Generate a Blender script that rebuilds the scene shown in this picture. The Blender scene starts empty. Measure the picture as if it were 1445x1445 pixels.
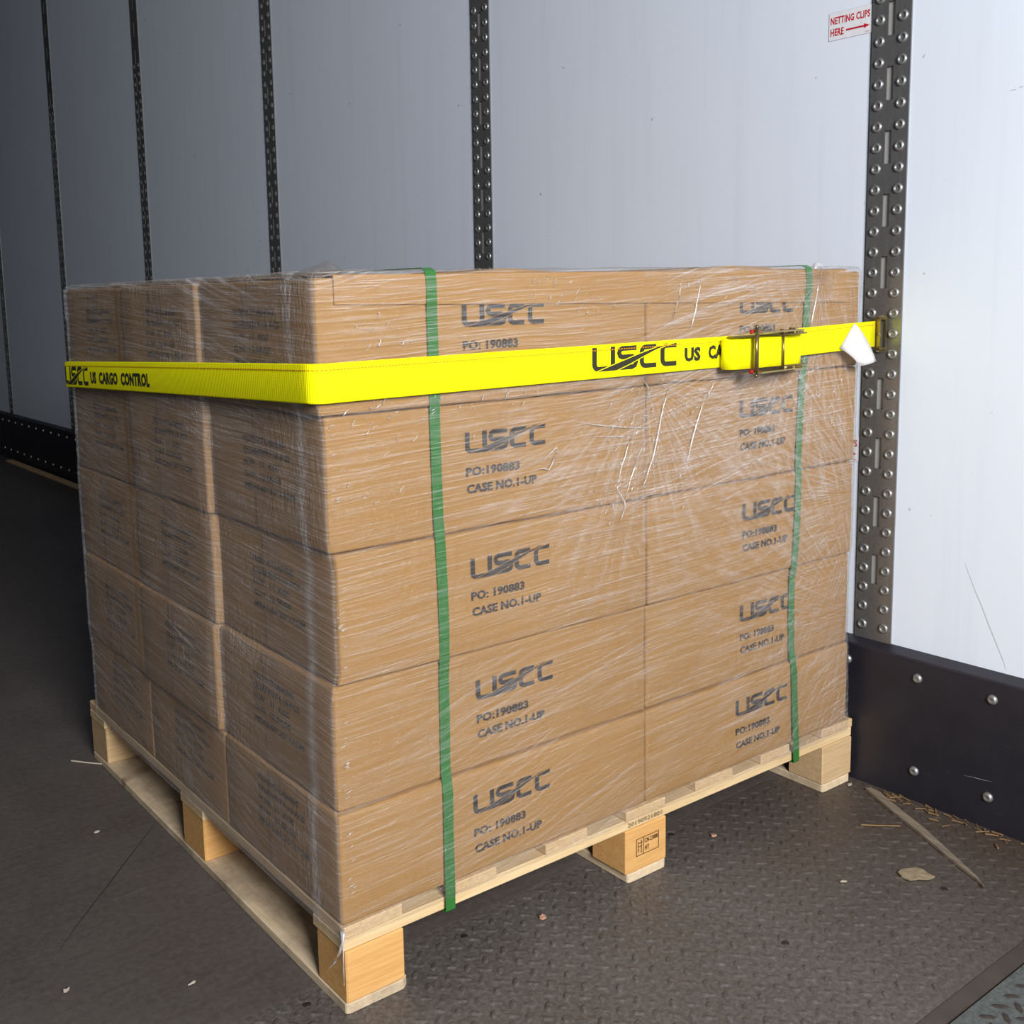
import bpy, bmesh, math, random
from mathutils import Vector, Matrix, noise
random.seed(7)
S = bpy.context.scene
COL = S.collection

# ------------------------------------------------------------------ camera, world, lights, exposure
PXF, CX, CY = 1532.485, 638.759, 627.185
def camera():
    yaw, pitch, roll = 0.925274, -0.139022, -0.023089
    fw = Vector((math.cos(pitch)*math.cos(yaw), math.cos(pitch)*math.sin(yaw), math.sin(pitch)))
    r = Vector((math.sin(yaw), -math.cos(yaw), 0)); u = r.cross(fw)
    c, s = math.cos(roll), math.sin(roll)
    R, U = c*r + s*u, -s*r + c*u
    cd = bpy.data.cameras.new('camera'); co = bpy.data.objects.new('camera', cd); COL.objects.link(co)
    m = Matrix((( R.x, U.x, -fw.x, -0.672594), (R.y, U.y, -fw.y, -1.15588), (R.z, U.z, -fw.z, 0.951453), (0, 0, 0, 1)))
    co.matrix_world = m
    cd.sensor_width = 36; cd.lens = PXF/1445*36
    cd.shift_x = (722.5-CX)/1445; cd.shift_y = (CY-722.5)/1445
    cd.clip_start = 0.02
    S.camera = co
camera()
w = bpy.data.worlds.new('dock_ambient'); S.world = w; w.use_nodes = True
w.node_tree.nodes['Background'].inputs[0].default_value = (0.55, 0.76, 1.0, 1)
w.node_tree.nodes['Background'].inputs[1].default_value = 0.17
def area(name, loc, target, size, power, color):
    ld = bpy.data.lights.new(name, 'AREA'); ld.shape = 'RECTANGLE'; ld.size, ld.size_y = size; ld.energy = power; ld.color = color
    lo = bpy.data.objects.new(name, ld); COL.objects.link(lo); lo.location = loc
    lo.rotation_euler = (Vector(target)-Vector(loc)).to_track_quat('-Z', 'Y').to_euler()
    return lo
area('dock_light', (-0.62, -2.95, 1.90), (0.4, 0.3, 0.6), (1.1, 1.0), 210, (1.0, 0.985, 0.96))
S.view_settings.view_transform = 'Standard'; S.view_settings.look = 'None'
S.view_settings.gamma = 1; S.view_settings.use_curve_mapping = False
S.view_settings.exposure = 0.0

# ------------------------------------------------------------------ helpers
ROT = -0.0198769          # the pallet stands about one degree askew to the wall
RM = Matrix.Rotation(ROT, 4, 'Z')
def wpt(x, y, z): return RM @ Vector((x, y, z))
XW = 1.1684               # wall plane

def obj(name, me, mat=None, parent=None, loc=None, kind=None, label=None, smooth=False, rz=None):
    if isinstance(me, bmesh.types.BMesh):
        m = bpy.data.meshes.new(name); me.to_mesh(m); me.free(); me = m
    if mat is not None:
        me.materials.clear()
        for k in (mat if isinstance(mat, (list, tuple)) else [mat]): me.materials.append(k)
    if smooth:
        me.polygons.foreach_set('use_smooth', [True]*len(me.polygons))
    o = bpy.data.objects.new(name, me); COL.objects.link(o)
    if parent is not None: o.parent = parent
    if loc is not None: o.location = loc
    if rz is not None: o.rotation_euler = (0, 0, rz)
    if kind: o['kind'] = kind
    if label: o['label'] = label
    return o
def empty(name, loc=(0, 0, 0), rz=0.0):
    o = bpy.data.objects.new(name, None); COL.objects.link(o); o.location = loc; o.rotation_euler = (0, 0, rz)
    o.empty_display_size = 0.05
    return o
def tag(o, label, cat, group=None, kind=None):
    o['label'] = label
    if cat: o['category'] = cat
    if group: o['group'] = group
    if kind: o['kind'] = kind
    return o
def structure(o, label=None):
    o['kind'] = 'structure'
    if label: o['label'] = label
    return o

def add_box(bm, a, b):
    x0, y0, z0 = a; x1, y1, z1 = b
    v = [bm.verts.new(p) for p in ((x0,y0,z0),(x1,y0,z0),(x1,y1,z0),(x0,y1,z0),(x0,y0,z1),(x1,y0,z1),(x1,y1,z1),(x0,y1,z1))]
    for f in ((3,2,1,0),(4,5,6,7),(0,1,5,4),(1,2,6,5),(2,3,7,6),(3,0,4,7)): bm.faces.new([v[i] for i in f])
def box_bm(a, b):
    bm = bmesh.new(); add_box(bm, a, b); return bm
def bev_box(a, b, r=0.002, seg=1):
    bm = box_bm(a, b)
    bmesh.ops.bevel(bm, geom=list(bm.edges), offset=r, segments=seg, affect='EDGES', profile=0.5)
    return bm
def prism(bm, poly, z0, z1):
    lo = [bm.verts.new((x, y, z0)) for x, y in poly]; hi = [bm.verts.new((x, y, z1)) for x, y in poly]
    n = len(poly)
    bm.faces.new(lo[::-1]); bm.faces.new(hi)
    for i in range(n): bm.faces.new((lo[i], lo[(i+1) % n], hi[(i+1) % n], hi[i]))
def rbox(w, d, h, r, n, wob=0.0, seed=0):
    """rounded box with its corner at the origin"""
    def ax(L, k):
        c = [0, r*0.3, r*0.65, r]
        return c + [r + (L-2*r)*i/k for i in range(1, k)] + [L-r, L-r*0.65, L-r*0.3, L]
    A = [ax(w, n[0]), ax(d, n[1]), ax(h, n[2])]; L = (w, d, h)
    bm = bmesh.new(); cache = {}
    def vert(p):
        k = tuple(round(q, 6) for q in p)
        if k in cache: return cache[k]
        inn = Vector([min(max(p[i], r), L[i]-r) for i in range(3)]); dv = Vector(p)-inn
        q = inn + dv.normalized()*r if dv.length > 1e-9 else Vector(p)
        if wob:
            q = q + Vector([wob*noise.noise(Vector((q.x*9+seed*3.1+i*7, q.y*9, q.z*14))) for i in range(3)])
        cache[k] = bm.verts.new(q); return cache[k]
    for axis in range(3):
        a, b = [(1, 2), (0, 2), (0, 1)][axis]
        for side in (0, 1):
            for i in range(len(A[a])-1):
                for j in range(len(A[b])-1):
                    pts = []
                    for (ii, jj) in ((i, j), (i+1, j), (i+1, j+1), (i, j+1)):
                        p = [0, 0, 0]; p[axis] = L[axis]*side; p[a] = A[a][ii]; p[b] = A[b][jj]; pts.append(p)
                    vs = [vert(p) for p in pts]
                    flip = (axis == 1) ^ (side == 0)
                    try: bm.faces.new(vs[::-1] if flip else vs)
                    except ValueError: pass
    return bm
def tube(bm, pts, r, n=6, cap=True):
    pts = [Vector(p) for p in pts]; rings = []
    for i, p in enumerate(pts):
        t = (pts[min(i+1, len(pts)-1)] - pts[max(i-1, 0)]).normalized()
        a = Vector((0, 0, 1)) if abs(t.z) < 0.9 else Vector((1, 0, 0))
        u = t.cross(a).normalized(); v = t.cross(u)
        rr = r[i] if isinstance(r, (list, tuple)) else r
        rings.append([bm.verts.new(p + (u*math.cos(2*math.pi*k/n) + v*math.sin(2*math.pi*k/n))*rr) for k in range(n)])
    for a, b in zip(rings, rings[1:]):
        for k in range(n): bm.faces.new((a[k], a[(k+1) % n], b[(k+1) % n], b[k]))
    if cap:
        bm.faces.new(rings[0][::-1]); bm.faces.new(rings[-1])
def lathe_x(bm, prof, c, n=12, sgn=-1):
    """profile (radius, height); axis along -x (out of the wall)"""
    rings = []
    for r_, h in prof:
        if r_ < 1e-6: rings.append([bm.verts.new((c[0]+sgn*h, c[1], c[2]))])
        else: rings.append([bm.verts.new((c[0]+sgn*h, c[1]+r_*math.cos(2*math.pi*k/n), c[2]+r_*math.sin(2*math.pi*k/n))) for k in range(n)])
    for a, b in zip(rings, rings[1:]):
        for k in range(n):
            q = [a[k % len(a)], a[(k+1) % len(a)], b[(k+1) % len(b)], b[k % len(b)]]
            u = []
            for v in q:
                if v not in u: u.append(v)
            if len(u) > 2: bm.faces.new(u)
def ribbon(bm, pts, nrm, height, th, ups=None):
    """closed strip: pts are centre points, nrm outward normals, the strip stands height tall along up"""
    rings = []
    for i, (p, n) in enumerate(zip(pts, nrm)):
        p = Vector(p); n = Vector(n).normalized(); u = Vector(ups[i]) if ups else Vector((0, 0, 1))
        h = height/2
        rings.append([bm.verts.new(p+u*h), bm.verts.new(p+u*h*0.94+n*th), bm.verts.new(p-u*h*0.94+n*th), bm.verts.new(p-u*h)])
    for a, b in zip(rings, rings[1:]):
        for k in range(4): bm.faces.new((a[k], a[(k+1) % 4], b[(k+1) % 4], b[k]))
    bm.faces.new(rings[0][::-1]); bm.faces.new(rings[-1])
    bmesh.ops.recalc_face_normals(bm, faces=bm.faces)

# ------------------------------------------------------------------ materials
class M:
    def __init__(s, name, rough=0.6, metal=0.0, color=(.5, .5, .5), spec=0.5):
        s.m = bpy.data.materials.new(name); s.m.use_nodes = True; s.t = s.m.node_tree; s.n = s.t.nodes; s.l = s.t.links
        s.b = s.n['Principled BSDF']; s.out = s.n['Material Output']
        s.b.inputs['Base Color'].default_value = (*color, 1); s.b.inputs['Roughness'].default_value = rough
        s.b.inputs['Metallic'].default_value = metal; s.b.inputs['Specular IOR Level'].default_value = spec
        s.tc = s.n.new('ShaderNodeTexCoord')
    def val(s, x):
        return x
    def link(s, a, b):
        if isinstance(a, (int, float)): b.default_value = a
        elif isinstance(a, tuple): b.default_value = a
        else: s.l.new(a, b)
    def math(s, op, a, b=0.0, c=0.0, clamp=False):
        n = s.n.new('ShaderNodeMath'); n.operation = op; n.use_clamp = clamp
        for i, q in enumerate((a, b, c)): s.link(q, n.inputs[i])
        return n.outputs[0]
    def mapping(s, vec, scale=(1, 1, 1), rot=(0, 0, 0), loc=(0, 0, 0)):
        n = s.n.new('ShaderNodeMapping'); s.l.new(vec, n.inputs[0]); n.inputs['Scale'].default_value = scale
        n.inputs['Rotation'].default_value = rot; n.inputs['Location'].default_value = loc
        return n.outputs[0]
    def noise(s, vec, scale, detail=3, rough=0.5, dist=0.0):
        n = s.n.new('ShaderNodeTexNoise'); s.l.new(vec, n.inputs['Vector']); n.inputs['Scale'].default_value = scale
        n.inputs['Detail'].default_value = detail; n.inputs['Roughness'].default_value = rough; n.inputs['Distortion'].default_value = dist
        return n.outputs['Fac']
    def ramp(s, fac, stops):
        n = s.n.new('ShaderNodeValToRGB'); s.link(fac, n.inputs[0]); e = n.color_ramp.elements
        while len(e) < len(stops): e.new(0.5)
        for k, (p, c) in enumerate(stops):
            e[k].position = p; e[k].color = (*c, 1) if isinstance(c, tuple) else (c, c, c, 1)
        return n.outputs[0]
    def mix(s, f, a, b, mode='MIX'):
        n = s.n.new('ShaderNodeMix'); n.data_type = 'RGBA'; n.blend_type = mode
        s.link(f, n.inputs[0])
        for q, i in ((a, 6), (b, 7)):
            if isinstance(q, tuple): n.inputs[i].default_value = (*q, 1) if len(q) == 3 else q
            else: s.l.new(q, n.inputs[i])
        return n.outputs[2]
    def bump(s, h, strength=0.3, dist=0.002):
        n = s.n.new('ShaderNodeBump'); s.l.new(h, n.inputs['Height']); n.inputs['Strength'].default_value = strength; n.inputs['Distance'].default_value = dist
        s.l.new(n.outputs[0], s.b.inputs['Normal']); return n.outputs[0]
    def base(s, c): s.l.new(c, s.b.inputs['Base Color'])

def cardboard(name, tint=(1, 1, 1)):
    m = M(name, rough=0.78, spec=0.25)
    o = m.tc.outputs['Object']
    oi = m.n.new('ShaderNodeObjectInfo')
    big = m.noise(o, 5, 4, 0.6); fine = m.noise(m.mapping(o, (1, 1, 2.2)), 260, 3, 0.7)
    c = m.mix(big, tuple(a*b for a, b in zip((0.335, 0.183, 0.056), tint)), tuple(a*b for a, b in zip((0.415, 0.232, 0.076), tint)))
    c = m.mix(m.ramp(fine, [(0.35, 0.0), (0.7, 0.35)]), c, (0.20, 0.11, 0.045))
    c = m.mix(m.math('MULTIPLY', oi.outputs['Random'], 0.22), c, (0.24, 0.135, 0.06))
    m.base(c)
    flute = m.math('SINE', m.math('MULTIPLY', m.n_sep(o, 2) if hasattr(m, 'n_sep') else 0.0, 900.0)) if False else big
    m.bump(m.math('ADD', m.math('MULTIPLY', big, 1.5), m.math('MULTIPLY', fine, 0.15)), 0.25, 0.003)
    return m.m
CARD = cardboard('kraft_cardboard')
CAPCARD = cardboard('kraft_cap_sheet', (1.06, 1.05, 1.03))
def tape_mat():
    m = M('carton_tape', rough=0.4, color=(0.33, 0.185, 0.082)); m.bump(m.noise(m.tc.outputs['Object'], 60), 0.1, 0.001); return m.m
TAPE = tape_mat()
def plain(name, color, rough=0.6, metal=0.0, spec=0.5, nscale=80, bump=0.1, var=0.15):
    m = M(name, rough, metal, color, spec)
    f = m.noise(m.tc.outputs['Object'], nscale, 3, 0.6)
    m.base(m.mix(f, tuple(c*(1-var) for c in color), tuple(min(1, c*(1+var)) for c in color)))
    if bump: m.bump(f, bump, 0.001)
    return m.m
INK = plain('black_print_ink', (0.028, 0.024, 0.026), 0.7, nscale=400, var=0.5)
SINK = plain('black_strap_ink', (0.020, 0.020, 0.006), 0.8, nscale=400, var=0.3)
RED = plain('red_print_ink', (0.50, 0.010, 0.025), 0.5)
BURN = plain('burnt_stamp_ink', (0.10, 0.045, 0.012), 0.8, nscale=300, var=0.5)
STICK = plain('white_sticker_vinyl', (0.74, 0.75, 0.80), 0.35)
STICKEDGE = plain('grey_sticker_border', (0.45, 0.42, 0.52), 0.4)

def wood(name, a, b, grain='x', knots=0.3, dirt=0.0):
    m = M(name, rough=0.72, spec=0.25)
    o = m.tc.outputs['Object']; oi = m.n.new('ShaderNodeObjectInfo')
    cmb = m.n.new('ShaderNodeVectorMath'); cmb.operation = 'ADD'; m.l.new(o, cmb.inputs[0])
    off = m.n.new('ShaderNodeCombineXYZ')
    m.l.new(m.math('MULTIPLY', oi.outputs['Random'], 7.0), off.inputs[0]); m.l.new(m.math('MULTIPLY', oi.outputs['Random'], 3.0), off.inputs[1])
    m.l.new(off.outputs[0], cmb.inputs[1]); o = cmb.outputs[0]
    sc = {'x': (1.2, 14, 22), 'y': (14, 1.2, 22)}[grain]
    g1 = m.noise(m.mapping(o, sc), 6, 4, 0.6, 1.2); g2 = m.noise(m.mapping(o, tuple(q*5 for q in sc)), 6, 2, 0.6)
    c = m.mix(m.ramp(g1, [(0.3, 0.0), (0.65, 1.0)]), a, b)
    c = m.mix(m.math('MULTIPLY', g2, 0.35), c, tuple(q*0.6 for q in a))
    kn = m.noise(m.mapping(o, (9, 9, 9)), 1.1, 1, 0.4)
    c = m.mix(m.ramp(kn, [(0.70, 0.0), (0.78, knots)]), c, (0.13, 0.055, 0.022))
    if dirt:
        dn = m.noise(o, 9, 4, 0.65)
        c = m.mix(m.ramp(dn, [(0.45, 0.0), (0.75, dirt)]), c, (0.12, 0.09, 0.065))
    m.base(c); m.bump(m.math('ADD', g1, m.math('MULTIPLY', g2, 0.6)), 0.35, 0.0015)
    return m.m
DECKW = wood('pine_deck_board', (0.56, 0.37, 0.19), (0.72, 0.53, 0.31), 'y', 0.6)
STRW = wood('pine_stringer_board', (0.62, 0.43, 0.22), (0.76, 0.58, 0.34), 'x', 0.4)
BOTW = wood('pine_bottom_board', (0.62, 0.47, 0.30), (0.76, 0.62, 0.44), 'y', 0.8, 0.7)
BLOCKO = wood('orange_pine_block', (0.60, 0.31, 0.10), (0.72, 0.42, 0.16), 'x', 0.35)
BLOCKP = wood('pale_pine_block', (0.50, 0.33, 0.17), (0.62, 0.44, 0.25), 'x', 0.3)

def webbing():
    m = M('yellow_polyester_webbing', rough=0.75, spec=0.2)
    uv = m.n.new('ShaderNodeUVMap'); u = uv.outputs[0]
    sep = m.n.new('ShaderNodeSeparateXYZ'); m.l.new(u, sep.inputs[0])
    ribs = m.math('SINE', m.math('MULTIPLY', sep.outputs[0], 2*math.pi/0.0032))
    weave = m.math('SINE', m.math('MULTIPLY', sep.outputs[1], 2*math.pi/0.0012))
    f = m.noise(m.mapping(u, (30, 200, 1)), 3, 3)
    c = m.mix(f, (0.97, 0.90, 0.0), (1.0, 0.99, 0.0))
    c = m.mix(m.math('MULTIPLY', m.math('ADD', ribs, 1.0), 0.06), c, (0.66, 0.62, 0.0))
    m.base(c); m.bump(m.math('ADD', ribs, m.math('MULTIPLY', weave, 0.4)), 0.35, 0.0005)
    return m.m
WEB = webbing()
STITCH = plain('orange_brown_stitching', (0.62, 0.22, 0.0), 0.8)
GREEN = None
def green():
    m = M('green_pet_strapping', rough=0.32, color=(0.03, 0.21, 0.035))
    f = m.noise(m.mapping(m.tc.outputs['Object'], (400, 400, 20)), 2, 2)
    m.base(m.mix(f, (0.020, 0.115, 0.022), (0.038, 0.185, 0.040))); m.bump(f, 0.2, 0.0005); return m.m
GREEN = green()
ZINC = plain('yellow_zinc_steel', (0.42, 0.33, 0.15), 0.28, 0.9, nscale=50, var=0.4)
BRONZE = plain('bronze_zinc_steel', (0.23, 0.17, 0.08), 0.3, 0.85, nscale=50, var=0.4)
REDP = plain('red_plastic', (0.5, 0.02, 0.02), 0.4)
PAPER = plain('white_paper', (0.90, 0.89, 0.90), 0.7, nscale=30, var=0.02, bump=0)

def steel_track():
    m = M('galvanised_track_steel', rough=0.38, metal=0.7)
    o = m.tc.outputs['Object']; a = m.noise(m.mapping(o, (3, 30, 3)), 4, 4, 0.6); b = m.noise(o, 150, 2)
    m.base(m.mix(a, (0.18, 0.185, 0.195), (0.32, 0.31, 0.30)))
    m.l.new(m.ramp(b, [(0.3, 0.24), (0.7, 0.38)]), m.b.inputs['Roughness']); m.bump(b, 0.04, 0.0005); return m.m
TRACK = steel_track()
RIVET = plain('rivet_steel', (0.36, 0.365, 0.37), 0.42, 0.8, nscale=60, var=0.25)
def wallmat(name, a, b):
    m = M(name, rough=0.5, spec=0.35)
    o = m.tc.outputs['Object']
    n1 = m.noise(o, 1.3, 4, 0.6); n2 = m.noise(m.mapping(o, (1, 1, 0.04)), 25, 3, 0.6); n3 = m.noise(o, 420, 2)
    c = m.mix(n1, a, b)
    c = m.mix(m.ramp(n2, [(0.5, 0.0), (0.8, 0.16)]), c, tuple(q*0.7 for q in a))
    sc = m.noise(m.mapping(o, (1, 1.5, 12), rot=(0.5, 0, 0)), 7, 5, 0.7)
    c = m.mix(m.ramp(sc, [(0.70, 0.0), (0.76, 0.22)]), c, tuple(q*0.55 for q in a))
    sp = m.noise(o, 46, 1, 0.3)
    c = m.mix(m.ramp(sp, [(0.80, 0.0), (0.83, 0.5)]), c, (0.12, 0.09, 0.07))
    m.base(c); m.bump(m.math('ADD', m.math('MULTIPLY', n3, 0.15), n1), 0.12, 0.002); return m.m
WALL = wallmat('white_liner_panel', (0.70, 0.765, 0.885), (0.76, 0.825, 0.94))
LINER = plain('low_bounce_liner', (0.12, 0.14, 0.18), 0.8)  # unseen walls and ceiling, darkened to cut the light they bounce back
WALLB = plain('grey_wall_backing', (0.10, 0.11, 0.13), 0.7)
def kickmat():
    m = M('black_scuff_plate', rough=0.42, spec=0.5)
    o = m.tc.outputs['Object']; n1 = m.noise(o, 6, 5, 0.65); n2 = m.noise(m.mapping(o, (1, 3, 40), rot=(0.35, 0, 0)), 5, 4, 0.6)
    c = m.mix(n1, (0.010, 0.010, 0.016), (0.022, 0.020, 0.028))
    c = m.mix(m.ramp(n2, [(0.68, 0.0), (0.76, 0.35)]), c, (0.09, 0.09, 0.11))
    m.base(c); m.l.new(m.ramp(n1, [(0.3, 0.34), (0.7, 0.6)]), m.b.inputs['Roughness']); m.bump(n1, 0.15, 0.002); return m.m
KICK = kickmat()
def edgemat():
    m = M('grey_plate_edge', rough=0.6)  # mottled grey for the ledge, paler than the black plate below
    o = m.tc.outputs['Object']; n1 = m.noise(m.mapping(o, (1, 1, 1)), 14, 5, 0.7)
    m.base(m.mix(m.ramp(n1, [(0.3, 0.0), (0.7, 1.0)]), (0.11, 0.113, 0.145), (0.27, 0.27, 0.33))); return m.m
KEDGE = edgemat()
def floormat():
    m = M('worn_smooth_floor', rough=0.55, spec=0.4)
    o = m.tc.outputs['Object']
    n1 = m.noise(o, 3.2, 6, 0.65, 0.4); n2 = m.noise(m.mapping(o, (1, 14, 1), rot=(0, 0, 0.9)), 5, 4, 0.65); n3 = m.noise(o, 90, 3, 0.7)
    c = m.mix(n1, (0.048, 0.040, 0.038), (0.105, 0.090, 0.083))
    c = m.mix(m.ramp(n2, [(0.52, 0.0), (0.75, 0.4)]), c, (0.035, 0.030, 0.028))
    c = m.mix(m.ramp(n3, [(0.4, 0.0), (0.8, 0.4)]), c, (0.15, 0.13, 0.12))
    sc = m.noise(m.mapping(o, (1.0, 16, 1), rot=(0, 0, -0.6)), 6, 3, 0.5)
    c = m.mix(m.ramp(sc, [(0.70, 0.0), (0.74, 0.35)]), c, (0.20, 0.18, 0.17))
    m.base(c); m.l.new(m.ramp(n1, [(0.3, 0.42), (0.7, 0.68)]), m.b.inputs['Roughness']); m.bump(m.math('ADD', n2, m.math('MULTIPLY', n3, 0.2)), 0.2, 0.002); return m.m
FLOOR = floormat()
def treadmat(name, a, b, dirt, rough=(0.40, 0.65)):
    m = M(name, rough=0.5, spec=0.5, metal=0.15)
    o = m.tc.outputs['Object']
    n1 = m.noise(o, 4.5, 6, 0.65, 0.5); n3 = m.noise(o, 120, 4, 0.75); n4 = m.noise(o, 2.2, 3, 0.5)
    c = m.mix(n1, a, b)
    c = m.mix(m.ramp(n3, [(0.42, 0.0), (0.72, 0.55)]), c, tuple(min(1, q*2.1) for q in b))
    # brown dust gathers along the kick plate (x near the wall)
    sep = m.n.new('ShaderNodeSeparateXYZ'); m.l.new(o, sep.inputs[0])
    near = m.math('MULTIPLY', m.math('SUBTRACT', sep.outputs[0], 0.60), 2.2, clamp=True)
    c = m.mix(m.math('MULTIPLY', m.math('MULTIPLY', near, m.ramp(n4, [(0.3, 0.4), (0.7, 1.0)])), dirt), c, (0.058, 0.034, 0.020))
    m.base(c); m.l.new(m.ramp(n1, [(0.3, rough[0]), (0.7, rough[1])]), m.b.inputs['Roughness']); m.bump(m.math('ADD', n1, m.math('MULTIPLY', n3, 0.6)), 0.35, 0.0015); return m.m
TREAD = treadmat('worn_tread_plate', (0.050, 0.044, 0.041), (0.110, 0.097, 0.090), 0.85)
LUGM = treadmat('worn_tread_lugs', (0.045, 0.040, 0.038), (0.105, 0.093, 0.088), 0.8, (0.38, 0.55))
DOCK = treadmat('painted_dock_plate', (0.055, 0.064, 0.064), (0.095, 0.104, 0.102), 0.0)
DLUG = treadmat('worn_dock_lugs', (0.026, 0.020, 0.018), (0.045, 0.035, 0.031), 0.0)
BAND = plain('rusty_plate_lip', (0.060, 0.046, 0.040), 0.6, nscale=20, var=0.4)
STRAW = plain('dry_straw', (0.22, 0.13, 0.055), 0.8, nscale=30, var=0.6)
SPLINT = wood('weathered_splinter', (0.15, 0.12, 0.095), (0.27, 0.22, 0.17), 'y', 0.2)

def film():
    m = M('stretch_film', rough=0.2)
    uv = m.n.new('ShaderNodeUVMap').outputs[0]
    sep = m.n.new('ShaderNodeSeparateXYZ'); m.l.new(uv, sep.inputs[0]); U, V = sep.outputs[0], sep.outputs[1]
    def vec(ku, kv, slope, seed=0.0, curve=0.0):
        c = m.n.new('ShaderNodeCombineXYZ')
        m.l.new(m.math('MULTIPLY', U, ku), c.inputs[0])
        v2 = m.math('SUBTRACT', V, m.math('MULTIPLY', m.math('ABSOLUTE', U), slope))
        wav = m.math('MULTIPLY', m.noise(uv, 2.3+seed*0.1, 2), curve)
        m.l.new(m.math('MULTIPLY', m.math('ADD', v2, wav), kv), c.inputs[1]); c.inputs[2].default_value = seed
        return c.outputs[0]
    s1 = m.noise(vec(1.3, 85, 0.03, 1, 0.03), 1, 3, 0.6)
    s2 = m.noise(vec(5.5, 300, 0.05, 5, 0.02), 1, 4, 0.7)
    s3 = m.noise(vec(9.0, 620, 0.03, 9, 0.02), 1, 3, 0.65)
    d1 = m.noise(vec(1.2, 170, 0.26, 13, 0.04), 1, 4, 0.65)
    reg = m.noise(m.mapping(uv, (2.2, 5, 1)), 1.3, 3, 0.55)
    regd = m.noise(m.mapping(uv, (2.0, 3, 1), loc=(4, 2, 1)), 1.5, 2, 0.5)
    st = m.math('ADD', m.math('MULTIPLY', m.ramp(s1, [(0.50, 0.0), (0.82, 1.0)]), 0.22), m.math('MULTIPLY', m.ramp(s2, [(0.50, 0.0), (0.72, 1.0)]), 0.55))
    st = m.math('ADD', st, m.math('MULTIPLY', m.ramp(s3, [(0.56, 0.0), (0.70, 1.0)]), 0.45))
    st = m.math('MULTIPLY', st, m.ramp(reg, [(0.32, 0.30), (0.66, 1.0)]))
    dg = m.math('MULTIPLY', m.ramp(d1, [(0.5, 0.0), (0.75, 0.55)]), m.ramp(regd, [(0.48, 0.0), (0.62, 1.0)]))
    def fan(u0, v0, reach, freq, seed, below=None):
        du = m.math('SUBTRACT', U, u0); dv = m.math('SUBTRACT', V, v0)
        rr = m.math('SQRT', m.math('ADD', m.math('MULTIPLY', du, du), m.math('MULTIPLY', dv, dv)))
        an = m.math('ARCTAN2', dv, du)
        c = m.n.new('ShaderNodeCombineXYZ'); m.l.new(m.math('MULTIPLY', an, freq), c.inputs[0]); m.l.new(m.math('MULTIPLY', rr, 9.0), c.inputs[1]); c.inputs[2].default_value = seed
        nn = m.noise(c.outputs[0], 1, 3, 0.65)
        fall = m.math('SUBTRACT', 1.0, m.math('DIVIDE', rr, reach), clamp=True)
        if below: fall = m.math('MULTIPLY', fall, m.math('LESS_THAN', V, v0+0.01))
        return nn, m.math('MULTIPLY', m.ramp(nn, [(0.46, 0.0), (0.70, 1.0)]), m.math('POWER', fall, 0.8))
    n1, f1 = fan(0.565, 0.815, 0.42, 16.0, 21, True)
    n2, f2 = fan(0.995, 0.965, 0.55, 22.0, 27)
    n3, f3 = fan(0.50, 0.600, 0.20, 9.0, 33)
    n4, f4 = fan(1.14, 0.33, 0.62, 34.0, 41)
    n5, f5 = fan(1.16, 0.56, 0.55, 30.0, 47)
    f45 = m.math('MULTIPLY', m.math('MULTIPLY', m.math('ADD', f4, f5), m.math('LESS_THAN', U, 1.11)), 0.42)
    fans = m.math('ADD', f45, m.math('MULTIPLY', f1, 0.34))
    fans = m.math('ADD', fans, m.math('ADD', m.math('MULTIPLY', m.math('MULTIPLY', f2, m.math('LESS_THAN', U, 1.02)), 0.36), m.math('MULTIPLY', f3, 0.16)))
    fans = m.math('MULTIPLY', fans, m.math('GREATER_THAN', U, 0.0))
    dg = m.math('ADD', dg, fans)
    # more film is gathered in the upper half of the load, and in the overlapping band near the top right
    up = m.math('ADD', 0.36, m.math('MULTIPLY', V, 0.50))
    haze = m.math('MULTIPLY', m.math('ADD', m.math('ADD', st, dg), 0.012), up)
    # film edges folded double near the near corner (left face)
    foldw = m.math('ADD', U, m.math('MULTIPLY', m.math('SUBTRACT', m.noise(m.mapping(uv, (0, 7, 1)), 1, 3), 0.5), 0.03))
    fold = m.math('SUBTRACT', 1.0, m.math('MULTIPLY', m.math('ABSOLUTE', m.math('ADD', foldw, 0.062)), 60.0), clamp=True)
    lf = m.math('LESS_THAN', U, 0.0)
    haze = m.math('ADD', haze, m.math('MULTIPLY', fold, 0.22))
    haze = m.math('ADD', haze, m.math('MULTIPLY', lf, m.math('ADD', 0.05, m.math('MULTIPLY', s2, 0.12))))
    haze = m.math('MINIMUM', haze, 0.75)
    # crumples (short upright glints)
    crv = m.mapping(uv, (70, 22, 1), rot=(0, 0, 0.35))
    cr = m.noise(crv, 1.0, 3, 0.6, 1.5)
    crr = m.noise(m.mapping(uv, (3, 4, 1), loc=(1.7, 0.2, 0)), 1.6, 2, 0.5)
    crm = m.ramp(crr, [(0.45, 0.05), (0.62, 1.0)])
    h = m.math('ADD', m.math('MULTIPLY', s1, 0.9), m.math('MULTIPLY', s2, 0.55))
    h = m.math('ADD', h, m.math('MULTIPLY', s3, 0.25))
    h = m.math('ADD', h, m.math('MULTIPLY', m.math('MULTIPLY', cr, crm), 0.9))
    h = m.math('ADD', h, m.math('MULTIPLY', fans, 0.8))
    bn = m.n.new('ShaderNodeBump'); bn.inputs['Strength'].default_value = 1.0; bn.inputs['Distance'].default_value = 0.006; m.l.new(h, bn.inputs['Height'])
    gl = m.n.new('ShaderNodeBsdfGlossy'); gl.inputs['Roughness'].default_value = 0.16; m.l.new(bn.outputs[0], gl.inputs['Normal'])
    gl.inputs['Color'].default_value = (1, 1, 1, 1)
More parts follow.
